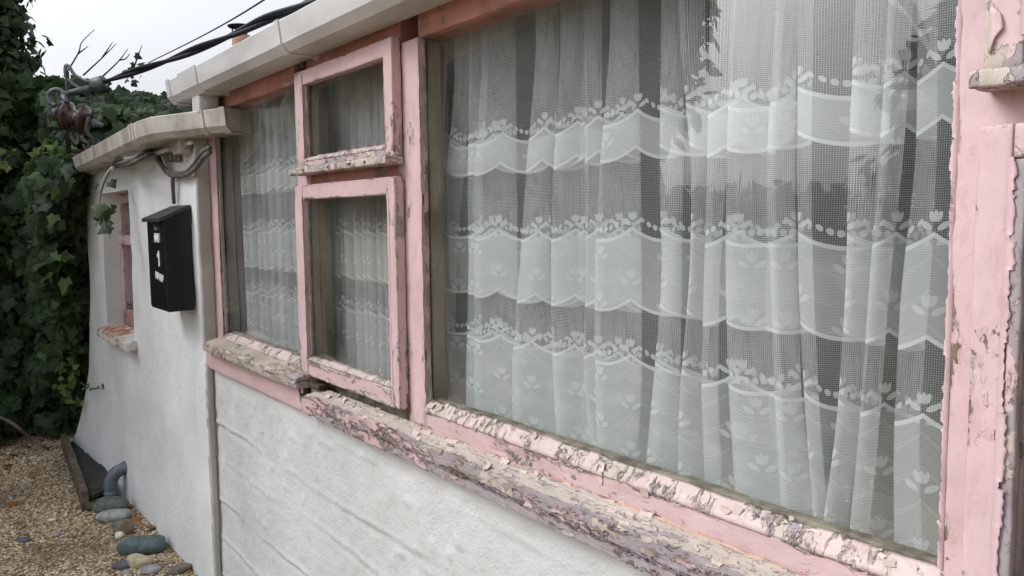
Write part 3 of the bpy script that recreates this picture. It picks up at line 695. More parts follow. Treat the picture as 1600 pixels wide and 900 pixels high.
for x in (-3.055, -2.245, -1.43): beam('bracket_arm', (x-.012, YU-.002, ZU-.010), (x+.012, .03, ZU+.03), 'gutter', gut, .02, .003)
sleeve((-3.445, YU), (-3.40, YU), ZU, gut, 'end_cap'); V, q = sweep([(-3.425, YU), (-3.421, YU)], [(.112, .084), (.106, .022), (.084, 0.), (0., 0.), (0., .084)], ZU); link('end_cap', mesh('end_cap', V, q), 'gutter', gut)
sleeve((-3.27, YU), (-3.05, YU), ZU-.001, gut, 'outlet_joint')
beam('outlet', (-3.20, -.098, 2.03), (-3.11, -.022, ZU-.003), 'gutter', gut, .03, .008, wob=.0005)
ZL = 1.958
LP_ = [(-5.78, -.055, -.03), (-3.60, -.098, 0.), (-3.44, -.088, 0.), (-3.30, -.035, 0.), (-3.02, .062, 0.)]
low = gutter_run(LP_, ZL, 'gutter_dirty'); low['label'] = 'grimy lower gutter that bends in under the upper one'
def on_low(i, t):
    a, b = np.array(LP_[i]), np.array(LP_[i+1]); return a+(b-a)*t
for i, t0, t1, nm in ((0, .955, .967, 'bracket'), (0, .50, .51, 'bracket'), (0, .93, .945, 'angle_joint'), (3, .50, .56, 'angle_joint'), (3, .90, 1.0, 'end_cap')):
    a, b = on_low(i, t0), on_low(i, t1); V, q = sweep([tuple(a), tuple(b)], SLEEVE, ZL); link(nm, mesh(nm, V, q), 'gutter_dirty', low)
e_ = np.array(LP_[-1]); V, q = sweep([tuple(on_low(3, .985)), tuple(on_low(3, 1.))], [(.112, .084), (.106, .022), (.084, 0.), (0., 0.), (0., .084)], ZL); link('end_cap', mesh('end_cap', V, q), 'gutter_dirty', low)

# ------------------------------------------------------------------ little recessed window in the far wall
lw = empty('recessed_window', (-4.95, .1, RZ0), cot)
y0 = WY+.085
beam('frame', (RX0+.001, y0, RZ0+.10), (RX0+.065, y0+.05, RZ1), 'pink_v', lw, .012, .004, .25)
beam('frame', (RX1-.065, y0, RZ0+.10), (RX1-.001, y0+.05, RZ1), 'pink_v', lw, .012, .004, .25)
beam('frame', (RX0+.001, y0, RZ0+.002), (RX1-.001, y0+.05, RZ0+.10), 'salmon', lw, .012, .004, .45)
beam('frame', (RX0+.066, y0, RZ1-.06), (RX1-.066, y0+.05, RZ1-.001), 'pink_h', lw, .012, .004, .3)
beam('sash_rail', (RX0+.05, y0-.02, 1.50), (RX1-.05, y0-.001, 1.555), 'pink_h', lw, .012, .004, .2)
pane(RX0+.066, RX1-.066, RZ0+.105, RZ1-.065, y0+.025, lw)
box('back_panel', (RX0+.01, y0+.09, RZ0), (RX1-.01, y0+.11, RZ1), 'room', lw)
def fsill(V):
    V = V.copy(); V[:, 2] -= .018*np.clip((-.01-V[:, 1])/.1, 0, 1); return V
fs = beam('window_sill', (RX0-.02, WY-.060, RZ0-.040), (RX1+.07, y0-.001, RZ0+.012), 'far_sill', lw, .012, .006, .10, .08, .003, fsill, wfn=lambda V: .34*(V[:, 2] > RZ0)*(V[:, 0] < -4.80))

# ================================================================== NET CURTAINS
def curtain(name, levels, y0, amp, z0, z1, mat, x_start, x_end, seed, rows=90, usc=1., uo=0.):
    """levels: list of (z, [(l, r), ...]) fold edges in metres along the wall at a few heights"""
    zs = np.linspace(z0, z1, rows); lz = np.array([l[0] for l in levels]); o = np.argsort(lz)
    Ls = np.array([[f[0] for f in levels[k][1]] for k in o]); Rs = np.array([[f[1] for f in levels[k][1]] for k in o]); lz = lz[o]
    def sm(Tb):
        out = np.stack([np.interp(zs, lz, Tb[:, k]) for k in range(Tb.shape[1])], 1); kz = np.hanning(17); kz /= kz.sum()
        return np.stack([np.convolve(np.pad(out[:, k], 8, mode='edge'), kz, 'valid') for k in range(out.shape[1])], 1)
    Lz, Rz = sm(Ls), sm(Rs); K = Lz.shape[1]; rg = np.random.default_rng(seed); a = amp*rg.uniform(.7, 1.4, K); m = 12
    tt = np.arange(m)/m; sx = tt*tt*(3-2*tt)
    kx = np.concatenate([[x_start+0*zs][0][:, None], np.stack([Rz, Lz], 2).reshape(rows, 2*K), (x_end+0*zs)[:, None]], 1)
    segs = 2*K+1; X = np.concatenate([kx[:, i:i+1]+(kx[:, i+1:i+2]-kx[:, i:i+1])*sx[None] for i in range(segs)]+[kx[:, -1:]], 1)
    kt, ky = [0.], [0.]
    for k in range(K):
        b = 2*k; kt += [b+.62, b+1, b+1.5, b+2, b+2.38]; ky += [a[k], .55*a[k], 0, -.55*a[k], -a[k]]
    kt.append(segs); ky.append(0.)
    tau = np.arange(X.shape[1])/m; yb = np.interp(tau, kt, ky); kz = np.hanning(9); kz /= kz.sum(); yb = np.convolve(np.pad(yb, 4, mode='edge'), kz, 'valid')
    wob = .35*np.stack([vnoise(np.column_stack([tau*.35, zs[r]*1.6+0*tau, 0*tau]), 1., seed) for r in range(rows)])
    Yy = y0+yb[None]*(.75+.5*((zs[:, None]-z0)/(z1-z0) < 2)*1.)*(1+wob)+amp*wob
    mid = rows//3; du = np.hypot(np.diff(X[mid]), np.diff(Yy[mid])); cu = np.concatenate([[0], np.cumsum(du)])*usc+uo
    V = np.stack([X, Yy, np.repeat(zs[:, None], X.shape[1], 1)], -1).reshape(-1, 3)
    cvv = np.repeat(zs[:, None], X.shape[1], 1)+.010*np.stack([vnoise(np.column_stack([tau*.25, 0*tau, 0*tau]), 1., seed+9)]*rows)
    S = np.arange(len(V)).reshape(X.shape)
    me = mesh(name, V, np.stack([S[:-1, :-1], S[:-1, 1:], S[1:, 1:], S[1:, :-1]], -1).reshape(-1, 4), {'cu': np.tile(cu, rows), 'cv': cvv.ravel()}, True)
    return at_base(link(name, me, mat), ((x_start+x_end)/2, y0, z0))
FOLDS = [((712, 728), (697, 713), (693, 704), (690, 702), (690, 702)), ((735, 752), (733, 746), (736, 746), (733, 745), (733, 745)), ((757, 790), (745, 793), (747, 797), (748, 803), (748, 803)),
         ((842, 860), (825, 850), (817, 845), (805, 858), (806, 868)), ((878, 906), (865, 910), (862, 908), (865, 902), (872, 925)), ((918, 928), (918, 930), (920, 930), (915, 925), (928, 935)),
         ((958, 986), (940, 990), (933, 992), (934, 993), (938, 985)), ((1036, 1060), (1033, 1058), (1038, 1057), (1023, 1055), (1010, 1050)), ((1066, 1090), (1088, 1102), (1085, 1100), (1068, 1090), (1065, 1095)),
         ((1110, 1138), (1106, 1123), (1102, 1113), (1098, 1112), (1105, 1120)), ((1146, 1212), (1138, 1196), (1137, 1204), (1143, 1212), (1155, 1222)), ((1218, 1232), (1202, 1227), (1209, 1233), (1217, 1240), (1228, 1275)),
         ((1250, 1258), (1250, 1256), (1252, 1260), (1264, 1272), (1281, 1287)), ((1342, 1385), (1330, 1376), (1328, 1353), (1314, 1337), (1289, 1310)), ((1395, 1412), (1380, 1396), (1364, 1376), (1350, 1362), (1332, 1346)),
         ((1438, 1446), (1438, 1447), (1415, 1437), (1405, 1420), (1408, 1430))]
PYS = (40, 270, 430, 610, 760)
lev = []
for k, py in enumerate(PYS):
    fs_ = [(XP(f[k][0], py, .085), XP(f[k][1], py, .085)) for f in FOLDS]; lev.append((float(onY(1050, py, .085)[2]), fs_))
c1_ = curtain('net_curtain', lev, .092, .020, 1.152, 2.16, 'lace', XP(668, 430, .085), XP(1560, 430, .085), 3)
tag(c1_, 'white lace net curtain in long folds filling the large pane', 'net curtain', 'net curtains')
def rand_folds(x0, x1, n, seed, wmin=.3, wmax=.8):
    rg = np.random.default_rng(seed); pitch = (x1-x0)/n; out = [[] for _ in range(4)]; zz = (2.05, 1.8, 1.5, 1.2)
    for k in range(n):
        c_ = x0+pitch*(k+.5)+rg.uniform(-.15, .15)*pitch; wd = pitch*rg.uniform(wmin, wmax)*.5
        for q in range(4): cc = c_+rg.normal(0, .05)*pitch; ww = wd*rg.uniform(.8, 1.2); out[q].append((cc-ww, cc+ww))
    return [(z, o) for z, o in zip(zz, out)]
c2_ = curtain('net_curtain', rand_folds(-3.20, -2.36, 12, 8), .088, .015, 1.152, 2.16, 'lace', -3.235, -2.33, 8, 70, 1., .05)
tag(c2_, 'bluish white net curtain behind the narrow fixed pane beside the letterbox', 'net curtain', 'net curtains')
c3_ = curtain('net_curtain', rand_folds(-2.34, -1.74, 12, 31, .6, 1.), .100, .018, 1.152, 2.16, 'lace_pink', -2.35, -1.70, 15, 70, 1., .02)
tag(c3_, 'greyish net curtain behind the two small opening sashes', 'net curtain', 'net curtains')

# ================================================================== LETTERBOX
mb = tag(empty('letterbox', (-3.585, WY, 1.26)), 'black metal letterbox with sloping lid and a white 1', 'letterbox')
MX0, MX1, MYF, MYB, MZ0 = -3.725, -3.445, -.160, WY-.004, 1.262
V, q = prism([(MYB, MZ0), (MYF+.004, MZ0-.002), (MYF, MZ0+.012), (MYF, 1.632), (MYB, 1.685)], MX0, MX1); body = link('body', mesh('body', V, q), 'enamel', mb)
bv = body.modifiers.new('bevel', 'BEVEL'); bv.width = .003; bv.segments = 2
V, q = prism([(MYB-.001, 1.684), (MYB-.001, 1.699), (MYF-.018, 1.645), (MYF-.018, 1.630)], MX0-.010, MX1+.008); lid = link('lid', mesh('lid', V, q), 'lid', mb)
V, q = prism([(MYB-.001, 1.684), (MYF-.010, 1.631), (MYB-.001, 1.631)], MX1+.0005, MX1+.0075); link('lid_cheek', mesh('lid_cheek', V, q), 'enamel', mb)
V, q = prism([(MYB-.001, 1.684), (MYF-.010, 1.631), (MYB-.001, 1.631)], MX0-.0095, MX0-.0005); link('lid_cheek', mesh('lid_cheek', V, q), 'enamel', mb)
xm_ = (MX0+MX1)/2+.03
def front_disc(nm, x, z, r, d, mat):
    V = [(x+r*math.cos(k*.524), MYF+y, z+r*math.sin(k*.524)) for y in (.002, -d) for k in range(12)]
    return link(nm, mesh(nm, V, [tuple(range(12)), tuple(range(12, 24))[::-1]]+[(k, 12+k, 12+(k+1) % 12, (k+1) % 12) for k in range(12)]), mat, mb)
front_disc('lock', xm_-.01, 1.607, .012, .008, 'chrome')
box('name_plate', (xm_-.045, MYF-.003, 1.545), (xm_+.04, MYF+.001, 1.583), 'plate', mb, .001)
box('card_window', (xm_-.033, MYF-.0042, 1.553), (xm_+.028, MYF-.0028, 1.575), 'lettering', mb, .0005)
def ftext(nm, pts_list, y, mat):
    V, q = [], []
    for pts in pts_list:
        b = len(V); k = len(pts); V += [(x, y, z) for x, z in pts]+[(x, y+.004, z) for x, z in pts]
        q += [tuple(range(b, b+k)), tuple(range(b+k, b+2*k))[::-1]]+[(b+i, b+k+i, b+k+(i+1) % k, b+(i+1) % k) for i in range(k)]
    return link(nm, mesh(nm, V, q), mat, mb)
xo = xm_+.008
ftext('numeral', [[(xo+.012, 1.445), (xo+.012, 1.510), (xo+.000, 1.510), (xo-.024, 1.488), (xo-.020, 1.480), (xo-.003, 1.490), (xo-.003, 1.445)]], MYF-.002, 'lettering')
lt = []
for k, (ww, kind) in enumerate(((.022, 0), (.022, 1), (.02, 0), (.022, 2), (.022, 1))):
    x = xm_-.058+k*.026; b = 1.392-.10*(k*.026); hh = .030
    sk = lambda pts: [(x+px_+.10*0, b+pz-.10*px_) for px_, pz in pts]
    if kind == 0: lt += [sk([(0, 0), (.007, 0), (.007, hh), (0, hh)]), sk([(.007, .011), (.016, .011), (.016, .019), (.007, .019)]), sk([(.016, 0), (ww, 0), (ww, hh), (.016, hh)])]
    if kind == 1: lt += [sk([(0, 0), (.007, 0), (.007, hh), (0, hh)]), sk([(.007, hh-.007), (ww, hh-.007), (ww, hh), (.007, hh)]), sk([(.007, .010), (ww-.003, .010), (ww-.003, .016), (.007, .016)]), sk([(ww-.007, .016), (ww, .016), (ww, hh-.007), (ww-.007, hh-.007)])]
    if kind == 2: lt += [sk([(0, .004), (.007, .0), (.007, hh), (0, hh)]), sk([(.007, 0), (ww, .0), (ww, .007), (.007, .007)]), sk([(ww-.007, .007), (ww, .007), (ww, hh), (ww-.007, hh)])]
ftext('lettering', lt, MYF-.0015, 'lettering')

# ================================================================== ELECTRIC SERVICE: cables, clamp, porcelain insulator
T0 = 4.55
A = lambda px, py, dt=0.: atT(px, py, T0+dt)
br = tag(empty('cable_bracket', tuple(A(107, 228))), 'steel bracket with brown porcelain reel insulator and hook at the wall end', 'bracket')
tubes('bar', [(np.array([A(104, 112), A(107, 160), A(107, 240)]), .013), (np.array([A(107, 236), A(107, 236)+[0, .26, .0]]), .012)], 'black', br, 6)
ang = np.linspace(-.9, 4.6, 18); hk = [A(88+13.5*math.cos(a), 152-12.5*math.sin(a)) for a in ang]
tubes('hook', [(smooth_path(hk, 3), .012)], 'steel', br, 8)
tubes('strap', [(np.array([A(101, 150, -.05), A(99, 172, -.05), A(93, 192, -.05)]), .011), (np.array([A(98, 150, -.04), A(104, 160, -.06)]), .016)], 'steel', br, 6)
ia, ib = A(93, 178, -.02), A(160, 196, -.02); dv = (ib-ia)/np.linalg.norm(ib-ia); 
tubes('bolt', [(np.array([ia-dv*.02, ia, ib]), .014), (np.array([ia-dv*.035, ia-dv*.012]), .026), (np.array([ia+dv*.19, ia+dv*.215]), .024)], 'steel', br, 8)
pi_ = np.array([ia+dv*t for t in (.022, .03, .045, .058, .068, .078, .088, .10, .112, .122, .132, .142, .155, .165)]); ri = [.03, .076, .084, .070, .050, .046, .044, .044, .046, .050, .070, .084, .076, .03]
tubes('insulator_reel', [(pi_, ri)], 'insul', br, 20)
tubes('clamp_arm', [(np.array([A(96, 149), A(120, 142), A(150, 134)]), .017)], 'steel', br, 6)
dc = A(163, 127)-A(146, 135); dc /= np.linalg.norm(dc)
tubes('clamp', [(np.array([A(143, 134), A(145, 133.5), A(163, 128), A(165, 127.5)]), [.03, .04, .04, .03])], 'steel', br, 6)
loop = smooth_path([A(165, 127), A(140, 128), A(118, 118), A(108, 104), A(103, 103), A(103, 117), A(112, 130), A(126, 138)], 5)
tubes('bail', [(loop, .010)], 'steel', br, 6)
# twisted service cable to a pole behind the camera
s0 = A(162, 128); e0 = atT(484, 3, 2.75); de = (e0-atT(416, 30, 3.08))
base = smooth_path([s0, atT(219, 109, 4.2), atT(272, 91, 3.88), atT(312, 75, 3.62), atT(369, 52, 3.32), atT(416, 30, 3.08)]+[e0+de*k_+np.array([0, 0, .008*k_*k_]) for k_ in range(8)], 16); n = len(base)
Tn = np.gradient(base, axis=0); Tn /= np.linalg.norm(Tn, axis=1)[:, None]; u = np.cross(Tn, [0, 0, 1.]); u /= np.linalg.norm(u, axis=1)[:, None]; v = np.cross(Tn, u)
arc = np.concatenate([[0], np.cumsum(np.linalg.norm(np.diff(base, axis=0), axis=1))]); k0 = np.clip(arc/.5, 0, 1); ph = arc*2*math.pi/1.5
st1 = base+(np.cos(ph)[:, None]*u+np.sin(ph)[:, None]*v)*.0095; st2 = base-(np.cos(ph)[:, None]*u+np.sin(ph)[:, None]*v)*.0095
cb = tag(empty('service_cable', tuple(s0)), 'thick black twisted overhead cable running above the gutter to the bracket', 'cable')
tubes('strand', [(st1, .0105)], 'black', cb, 8); tubes('strand', [(st2, .0105)], 'black', cb, 8)
wire = tubes('overhead_wire', [(smooth_path([atT(232, 98, 9.), atT(320, 54, 7.), atT(412, 0, 5.), atT(520, -80, 4.)], 8), .006)], 'black'); tag(at_base(wire, tuple(atT(232, 98, 9.))), 'thin dark overhead wire crossing the sky above the black cable', 'wire')
# tails of the cable drooping to the wall and along it
W = lambda px, py, y=-.075: onY(px, py, y)
tl = tag(empty('cable_tails', tuple(W(205, 258))), 'drooping grey and black cables looped along the wall under the lower gutter', 'cable')
p1 = smooth_path([A(138, 182, -.05), A(135, 203, -.05), A(148, 222), A(160, 244), A(176, 255, -.2), W(200, 252, -.2), W(222, 240, -.16), W(232, 236, -.12), W(244, 240), W(256, 262), W(270, 270), W(290, 269), W(302, 258), W(314, 240), W(328, 231)], 8)
p2 = smooth_path([A(125, 205), A(131, 219), A(146, 228), A(160, 250), A(180, 259, -.2), W(203, 256, -.2), W(225, 246, -.16), W(238, 242, -.12), W(250, 255), W(262, 271), W(274, 274.5), W(292, 273), W(306, 262), W(318, 246), W(328, 238)], 8)
tubes('cable', [(p1, .0095)], 'grey_cable', tl); tubes('cable', [(p2, .0095)], 'grey_cable', tl)
tubes('black_sleeve', [(smooth_path([A(146, 220, -.02), A(153, 236, -.02), A(166, 250, -.02)], 5), [.026]*11)], 'black', tl)
tubes('cable', [(smooth_path([A(108, 205), A(112, 216), A(120, 224), A(122, 216), A(120, 207)], 5), .008)], 'grey_cable', tl)
tubes('cable', [(smooth_path([A(130, 226), A(140, 240), A(150, 248), A(172, 250, -.1)], 5), .008)], 'grey_cable', tl)
tubes('white_cable', [(smooth_path([W(196, 248, -.15), W(240, 240, -.10), W(270, 232), W(300, 222)], 5), .009)], 'white_cable', tl)
tubes('cable', [(smooth_path([W(270, 274), W(270, 290, -.07), W(272, 318, -.062)], 5), .008)], 'grey_cable', tl)
tubes('cable', [(smooth_path([W(176, 262, -.15), W(165, 276, -.15), W(157, 300, -.14)], 5), .008)], 'white_cable', tl)
for px in (262, 268, 275, 281): tubes('cable_clip', [(np.array([W(px, 236), W(px, 247), W(px+1, 252)]), .011)], 'grey_cable', tl, 6)
jb = beam('junction_box', tuple(W(294, 242, -.052)+np.array([-.05, -.05, -.0])), tuple(W(294, 242, -.052)+np.array([.06, -.001, .13])), 'gutter_dirty', tl, .03, .006)

# ================================================================== VEGETATION
LEAF = np.array([(0, -.08, 0), (.29, -.26, -.03), (.385, -.03, -.06), (.60, .14, -.10), (.375, .37, -.05), (.22, .64, -.07), (0, .97, -.14), (-.22, .64, -.07), (-.375, .37, -.05), (-.60, .14, -.10), (-.385, -.03, -.06), (-.29, -.26, -.03), (0, .25, .06)])
LEAF_F = np.array([(12, i, (i+1) % 12) for i in range(12)])
OVAL = np.array([(0, 0, 0), (.24, .3, -.05), (.22, .62, -.05), (0, 1., -.08), (-.22, .62, -.05), (-.24, .3, -.05), (0, .45, .05)]); OVAL_F = np.array([(6, i, (i+1) % 6) for i in range(6)])
def orient(N, rg, droop=.6):
    n = len(N); N = N/np.linalg.norm(N, axis=1)[:, None]
    t = rg.normal(0, .6, (n, 3)); t[:, 2] -= droop; t -= N*(t*N).sum(1)[:, None]; t /= np.linalg.norm(t, axis=1)[:, None]
    return np.stack([np.cross(t, N), t, N], 2)
def leaf_cloud(P, N, size, rg, shape=LEAF, faces=LEAF_F, droop=.6):
    Rm = orient(N, rg, droop); sz = size*rg.uniform(.55, 1.25, len(P))
    V = np.einsum('nij,kj->nki', Rm, shape)*sz[:, None, None]+P[:, None]; k = len(shape)
    return V.reshape(-1, 3), (faces[None]+np.arange(len(P))[:, None, None]*k).reshape(-1, 3)
rg = np.random.default_rng(4)
def bank_pts(n, y0, y1, z0, z1, x0, depth, bul=.45, s=1):
    y = rg.uniform(y0, y1, n); z = rg.uniform(z0, z1, n); Q = np.column_stack([0*y, y, z])
    x = x0+bul*fbm(Q, 1.3, 3, s)+.18*fbm(Q, 5., 2, s+3)-rg.exponential(depth, n)-.18*(z-1)
    e = .04; Qy = Q+[0, e, 0]; Qz = Q+[0, 0, e]; f = lambda q: bul*fbm(q, 1.3, 3, s)+.18*fbm(q, 5., 2, s+3)
    g0 = f(Q); N = np.column_stack([np.ones(n), -(f(Qy)-g0)/e*.6, -(f(Qz)-g0)/e*.6+.35]); N += rg.normal(0, .45, (n, 3))
    return np.column_stack([x, y, z]), N
ivy = tag(empty('ivy_bank', (-6.9, -1., GZ)), 'dense dark green ivy covering the bank at the far end of the wall', 'ivy')
P, N = bank_pts(15000, -4.2, .35, .12, 2.75, -6.75, .13); V, Fq = leaf_cloud(P, N, .085, rg)
o = link('foliage', mesh('foliage', V, Fq), 'ivy', ivy); o['kind'] = 'stuff'
# dark backing sheet that stands in for stems and shade inside the ivy
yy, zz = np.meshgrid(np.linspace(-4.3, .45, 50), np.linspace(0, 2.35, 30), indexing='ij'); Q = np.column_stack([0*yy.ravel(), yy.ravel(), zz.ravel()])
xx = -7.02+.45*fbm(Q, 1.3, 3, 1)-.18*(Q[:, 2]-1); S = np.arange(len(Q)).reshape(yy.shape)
link('dark_backing', mesh('dark_backing', np.column_stack([xx, Q[:, 1], Q[:, 2]]), np.stack([S[:-1, :-1], S[1:, :-1], S[1:, 1:], S[:-1, 1:]], -1).reshape(-1, 4), None, True), 'bark', ivy)
# the leaves that show largest are leaves of their own
lms = []
for k in range(4):
    V = LEAF*.075*(1+.12*rg.normal(0, 1, LEAF.shape)*[1, 1, .6]); me = mesh('leaf', V, LEAF_F); me.materials.append(M['ivy'] if k < 3 else M['ivy_young']); lms.append(me)
def leaves_on(parent, P, N, idx, sc=(.8, 1.35), droop=.9):
    Rm = orient(N, rg, droop)
    for i in range(len(P)):
        o = bpy.data.objects.new('leaf', lms[idx(i)]); COL.objects.link(o); m_ = Matrix(Rm[i].tolist()).to_4x4(); s_ = rg.uniform(*sc)
        o.parent = parent; o.matrix_parent_inverse = Matrix.Translation(-WLOC(parent)); o.matrix_world = Matrix.Translation(P[i])@m_@Matrix.Scale(s_, 4)
        o.matrix_basis = Matrix.Translation(P[i])@m_@Matrix.Scale(s_, 4)
P, N = bank_pts(190, -1.0, .25, .5, 2.3, -6.62, .02); leaves_on(ivy, P, N, lambda i: int(rg.integers(0, 3)))
# ivy hanging round the wall end, lighter trailing shoots
hang = tag(empty('hanging_ivy', (-5.9, -.2, 2.)), 'ivy hanging over the wall end beside the recessed window', 'ivy')
n = 2600; z = 2.02-rg.exponential(.35, n); z = z[(z > .75)]; n = len(z); reach = np.clip((z-1.15)/.8, 0, 1)
xl = -6.35+.25*np.clip(1.2-z, 0, 1)*-1; x = xl+rg.uniform(0, 1, n)**1.2*(.35+.62*reach**1.5+.25*vnoise(np.column_stack([z*0, z*0, z]), 3., 5)); y = -.10-rg.uniform(0, .22, n)*np.clip((-x-5.2)/.5, .3, 1)
V, Fq = leaf_cloud(np.column_stack([x, y, z]), np.column_stack([.7+0*z, -.5+0*z, .4+0*z])+rg.normal(0, .4, (n, 3)), .075, rg); o = link('foliage', mesh('foliage', V, Fq), 'ivy', hang); o['kind'] = 'stuff'
n = 60; z = rg.uniform(1.25, 1.98, n); x = -5.95+.5*np.clip((z-1.2)/.8, 0, 1)+rg.normal(0, .1, n); leaves_on(hang, np.column_stack([x, -.27+rg.normal(0, .05, n), z]), np.column_stack([.7+0*z, -.5+0*z, .4+0*z])+rg.normal(0, .35, (n, 3)), lambda i: int(rg.integers(0, 4)))
def shoot(par, pts, n, sz, mat='ivy_young', r=.004):
    Pp = smooth_path(pts, 8); tubes('stem', [(Pp, np.linspace(r, r*.4, len(Pp)))], 'twig', par, 5)
    i = rg.integers(0, len(Pp), n); Q = Pp[i]+rg.normal(0, sz*.5, (n, 3)); V, Fq = leaf_cloud(Q, rg.normal(0, .5, (n, 3))+[.7, -.5, .4], sz, rg)
    link('foliage', mesh('foliage', V, Fq), mat, par)['kind'] = 'stuff'
B = lambda px, py, t=6.0: atT(px, py, t)
shoot(hang, [W(172, 265, -.16), W(158, 300, -.2), W(158, 330, -.2), W(172, 372, -.2)], 12, .06, 'ivy')
shoot(hang, [B(100, 470, 5.6), B(88, 520, 5.6), B(92, 570, 5.5), B(100, 610, 5.5), B(122, 632, 5.4)], 34, .045)
shoot(hang, [B(118, 500, 5.6), B(118, 540, 5.6), B(112, 600, 5.5)], 24, .045)
shoot(hang, [B(126, 598, 5.3), B(140, 606, 5.2), B(164, 607, 5.0)], 7, .03)
shoot(hang, [B(60, 240, 5.2), B(85, 240, 5.2), B(112, 234, 5.1)], 60, .055)
shoot(hang, [B(20, 235, 5.5), B(0, 260, 5.5)], 20, .05)
# ivy and brambles heaped behind the lower roof
rivy = tag(empty('roof_ivy', (-7., .6, 2.1)), 'tangle of ivy and bare stems heaped behind the lower roof', 'ivy')
n = 12000; x = rg.uniform(-9.2, -5.95, n); y = rg.uniform(-.15, 2.6, n); top = 1.60-.148*x+.16*fbm(np.column_stack([x, y, 0*x]), 1.5, 3, 6)
z = top-rg.exponential(.2, n); ok = z > 2.; P = np.column_stack([x, y, z])[ok]; V, Fq = leaf_cloud(P, np.column_stack([.8+0*P[:, 0], -.5+0*P[:, 0], .7+0*P[:, 0]])+rg.normal(0, .5, (len(P), 3)), .085, rg)
o = link('foliage', mesh('foliage', V, Fq), 'ivy', rivy); o['kind'] = 'stuff'
leaves_on(rivy, *(lambda q: (q, np.tile([.8, -.6, .4], (len(q), 1))+rg.normal(0, .35, (len(q), 3))))(np.array([B(rg.uniform(120, 255), rg.uniform(150, 195), rg.uniform(6.0, 6.3)) for _ in range(50)])), lambda i: int(rg.integers(0, 3)))
for pts in (((100, 120), (122, 84), (128, 66), (148, 46)), ((122, 84), (138, 72)), ((160, 90), (176, 66)), ((186, 94), (196, 92), (203, 84)), ((130, 118), (160, 90), (182, 68)), ((160, 120), (185, 96), (200, 76)), ((170, 190), (200, 170), (262, 165)), ((180, 196), (215, 160), (260, 172)), ((150, 150), (180, 180), (205, 196)), ((205, 118), (215, 90), (222, 70))):
    Pp = smooth_path([B(*p, 6.1) for p in pts], 6); tubes('stem', [(Pp, np.linspace(.007, .0025, len(Pp)))], 'bark', rivy, 5)
shoot(rivy, [B(196, 130, 6.), B(208, 105, 6.), B(216, 85, 6.)], 12, .05, 'ivy')
# ivy clad tree on the left
def tree(name, label, base, h, lobes, n, leaf, mat, trunk_r=.12, group=None, shape=OVAL, faces=OVAL_F, lsc=1.):
    t = tag(empty(name, base), label, 'tree', group); base = np.array(base, float); bt = [base, base+[.06, .04, h*.35], base+[-.05, .08, h*.62], base+[.03, 0, h*.9]]
    Pp = smooth_path(bt, 6); paths = [(Pp, np.linspace(trunk_r, trunk_r*.3, len(Pp)))]
    for (c_, r_) in lobes:
        k = int(rg.integers(len(Pp)//3, len(Pp)-2)); paths.append((smooth_path([Pp[k], (Pp[k]+np.array(c_))/2+[0, 0, .1], np.array(c_)], 5), np.linspace(trunk_r*.4, trunk_r*.1, 11)))
    tubes('trunk', paths, 'bark', t, 7); Vs = []
    tot = sum(r_[0]*r_[1]*r_[2] for _, r_ in lobes)
    for (c_, r_) in lobes:
        m_ = int(n*r_[0]*r_[1]*r_[2]/tot); d = rg.normal(0, 1, (m_, 3)); d /= np.linalg.norm(d, axis=1)[:, None]
        rr = rg.uniform(.25, 1., m_)**.45*(1+.55*fbm(d*1.0+np.array(c_), 2.2, 3, 3)); P = np.array(c_)+d*rr[:, None]*np.array(r_)
        Vs.append(leaf_cloud(P, d+rg.normal(0, .55, d.shape)+[0, 0, .3], leaf, rg, shape, faces))
    V, Fq = join(Vs); o = link('crown', mesh('crown', V, Fq), mat, t); o['kind'] = 'stuff'; return t
lt_ = [((-8.7, -.20, 3.05), (.5, .34, .55)), ((-8.8, -.28, 3.75), (.5, .34, .6)), ((-8.6, -.45, 3.15), (.5, .42, .75)), ((-8.8, -.95, 3.3), (.7, .7, 1.1)), ((-9.2, -1.8, 3.6), (.9, 1., 1.4)), ((-8.4, -.50, 2.55), (.45, .50, .45)), ((-8.9, -.75, 4.3), (.6, .5, .8))]
tree('ivy_clad_tree', 'dark leafy tree rising above the ivy bank against the sky', (-9.0, -1.0, GZ), 3.6, lt_, 19000, .085, 'ivy', .14, None, LEAF, LEAF_F)
# trees and a low hedge across the lane, seen mirrored in the panes
def at_az(az, d): return (-d*math.sin(rad(az)), -1-d*math.cos(rad(az)))
for k, (az, d, h, w_) in enumerate(((56.5, 9., 6.5, 2.0), (71, 10., 7., 2.6), (84, 12., 7., 2.6), (8, 9.5, 6.5, 1.75))):
    bx, by = at_az(az, d); lb = [((bx, by, h*.62), (w_, w_*.8, h*.42)), ((bx+.5, by-.4, h*.85), (w_*.7, w_*.7, h*.25)), ((bx-.4, by+.2, h*.28), (w_*.9, w_*.7, h*.30))]
    tree('lane_tree', ('tall dark tree standing across the lane nearest the sky gap', 'broad dark tree across the lane between two others', 'dark tree across the lane farthest towards the ivy bank', 'tall dark tree across the lane facing the right hand sashes')[k], (bx, by, GZ), h*.9, lb, 8000, .42, 'hedge_leaf', .16, 'trees across the lane')
hedge = tag(empty('hedge', (*at_az(31, 19), GZ)), 'low clipped dark hedge far across the lane', 'hedge'); hp = []
for az in np.linspace(20, 44, 3400): 
    bx, by = at_az(az+rg.normal(0, .2), 19+rg.normal(0, .5)); hp.append((bx, by, GZ+rg.uniform(0, 1)**.7*(2.75+.25*math.sin(az*1.9)+.12*math.sin(az*7))))
hp = np.array(hp); V, Fq = leaf_cloud(hp, rg.normal(0, .5, hp.shape)+[.3, .8, .3], .34, rg, OVAL, OVAL_F); link('foliage', mesh('foliage', V, Fq), 'hedge_leaf', hedge)['kind'] = 'stuff'
